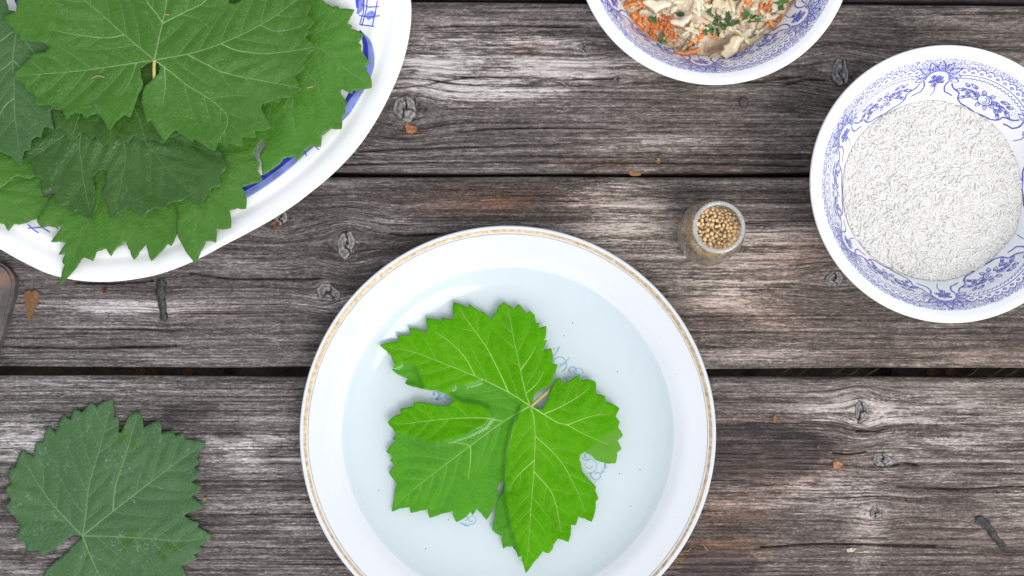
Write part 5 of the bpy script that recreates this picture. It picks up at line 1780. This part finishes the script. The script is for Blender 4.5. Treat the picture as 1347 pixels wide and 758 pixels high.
flake('wood_chip', [(864, 208), (868, 208.5), (867.5, 216), (864, 215)], 0.0006, 'tan sliver just above the narrow plank gap', 'wood chip', (0.48, 0.25, 0.08), seed=5)
flake('crumb', [(943, 197), (948, 197), (948, 201), (943.5, 201)], 0.0006, 'tiny orange crumb on the plank above the seed jar', 'crumb', (0.42, 0.18, 0.08), seed=6)
flake('dry_flake', [(1095, 609), (1102, 607), (1109, 611), (1103, 616), (1096, 615)], 0.0006, 'curled orange flake beside the round knots', 'flake', (0.48, 0.20, 0.07), seed=7, curl=0.0025)
flake('dry_flake', [(1016, 550), (1019, 546), (1022, 551), (1020, 556), (1017, 556)], 0.0006, 'small orange flake beside the dark wet stain', 'flake', (0.45, 0.20, 0.06), seed=8)
flake('pale_chip', [(1113, 723), (1119, 721), (1126, 722), (1121, 726), (1114, 726)], 0.0006, 'small cream chip on the plank below the knots', 'chip', (0.70, 0.60, 0.45), seed=9)
flake('crumb', [(1074, 587), (1078, 587), (1077, 592), (1074, 592)], 0.0006, 'tiny rust crumb on the dark wet stain', 'crumb', (0.30, 0.15, 0.07), seed=10)
flake('crumb', [(135, 380), (141, 380), (141, 385), (136, 386)], 0.0006, 'tiny dark red crumb below the platter tail leaf', 'crumb', (0.14, 0.03, 0.02), seed=11)
flake('crumb', [(268, 655), (272, 655), (272, 659), (268, 659)], 0.0008, 'tiny yellow crumb beside the single leaf', 'crumb', (0.45, 0.38, 0.10), seed=12)
flake('crumb', [(718, 286), (721, 286), (721, 290), (718, 290)], 0.0006, 'tiny amber crumb above the gold rim', 'crumb', (0.42, 0.25, 0.06), seed=13)


def fibre(name, pts, r, label, cat, mat, z=0.0008, arch=0.002, group=None):
    s_ = spline(PX(pts, z), 24)
    c_ = s_.mean(0)
    t_ = np.linspace(0, 1, len(s_))
    zz = arch * np.sin(np.pi * t_)
    V = []; F = []
    for a in range(len(s_)):
        t = s_[min(a + 1, len(s_) - 1)] - s_[max(a - 1, 0)]
        t = t / (np.linalg.norm(t) + 1e-9)
        for k_ in range(6):
            an = k_ * math.pi / 3
            o2 = np.array([-t[1], t[0]]) * math.cos(an) * r
            V.append((s_[a][0] + o2[0] - c_[0], s_[a][1] + o2[1] - c_[1], zz[a] + r * math.sin(an) + r))
    for a in range(len(s_) - 1):
        for k_ in range(6):
            F.append((a * 6 + k_, a * 6 + (k_ + 1) % 6, (a + 1) * 6 + (k_ + 1) % 6, (a + 1) * 6 + k_))
    F.append(tuple(range(6))); F.append(tuple(reversed(range(len(s_) * 6 - 6, len(s_) * 6))))
    o_ = link(name, mesh_from(name, V, F), mat)
    o_.location = (c_[0], c_[1], z)
    return tag(o_, label, cat, group)


M_FIB = simple_mat('dry_fibre', (0.42, 0.22, 0.09), 0.6, 0.2)
fibre('dry_fibre', [(920, 712), (925, 717), (931, 725)], 0.00025, 'short rusty fibre pointing away from the gold rim', 'fibre', M_FIB)
fibre('dry_fibre', [(898, 726), (904, 724), (910, 720)], 0.0002, 'thin tan fibre touching the gold rim', 'fibre', M_FIB)
fibre('caterpillar', [(121, 103.5), (126, 101), (131, 100.5), (138, 102)], 0.0005, 'tiny brown husk lying on the topmost leaf', 'husk', simple_mat('husk', (0.30, 0.20, 0.12), .6, .2), z=0.0325, arch=0.0006).name = 'dry_husk'
fibre('dry_fibre', [(218, 19.5), (223, 19.5)], 0.0004, 'tiny red brown bit on the topmost leaf midrib', 'fibre', M_FIB, z=0.0325, arch=0)
fibre('dry_fibre', [(404, 116), (408, 115), (412, 114.5)], 0.0004, 'tiny red brown bit on the bright leaf beside the topmost leaf', 'fibre', M_FIB, z=0.0285, arch=0.0003)
M_GRASS = simple_mat('dry_grass', (0.20, 0.16, 0.09), 0.7, 0.3)
rs = np.random.default_rng(77)
for q, (a, c_) in enumerate([(1030, 0.5), (1052, -.7), (1100, .8), (1120, -.2), (1145, .4), (1275, -.9), (1310, .6), (1330, .3)]):
    fibre('grass_blade', [(a - 10, 497), (a, 490 - c_ * 2), (a + 12, 483)], 0.0006, 'dry grass stalk in the wide gap between planks', 'grass', M_GRASS, z=-0.024, arch=0.004, group='grass stalks in the plank gap')
for q, (px, z) in enumerate([(186, -.0298), (200, -.0298), (248, -.0298), (1250, -.0298), (1225, -.0298)]):
    flake('leaf_litter', [(px - 7, 486), (px + 3, 484), (px + 9, 489), (px + 2, 494), (px - 6, 493)], z, 'scrap of brown leaf litter down in the wide plank gap', 'leaf litter', (0.30, 0.14, 0.05), 'leaf litter in the plank gap', seed=50 + q)
M_SPECK = simple_mat('dark_speck', (0.03, 0.03, 0.03), .6, .3)
for q, (px, py) in enumerate([(753, 425), (812, 489), (729, 459), (498, 645), (842, 618), (626, 574), (646, 572), (742, 442), (590, 684), (815, 623), (830, 666), (560, 722)]):
    c_ = P(px, py, WATER)
    bm = bmesh.new(); bmesh.ops.create_icosphere(bm, subdivisions=1, radius=0.00038)
    for v in bm.verts:
        v.co.z *= .5
    me_ = bpy.data.meshes.new('speck'); bm.to_mesh(me_); bm.free()
    o_ = link('speck', me_, M_SPECK); o_.location = (c_[0], c_[1], WATER + 0.0001)
    tag(o_, 'tiny dark speck floating in the plate of water', 'speck', 'specks floating in the water')
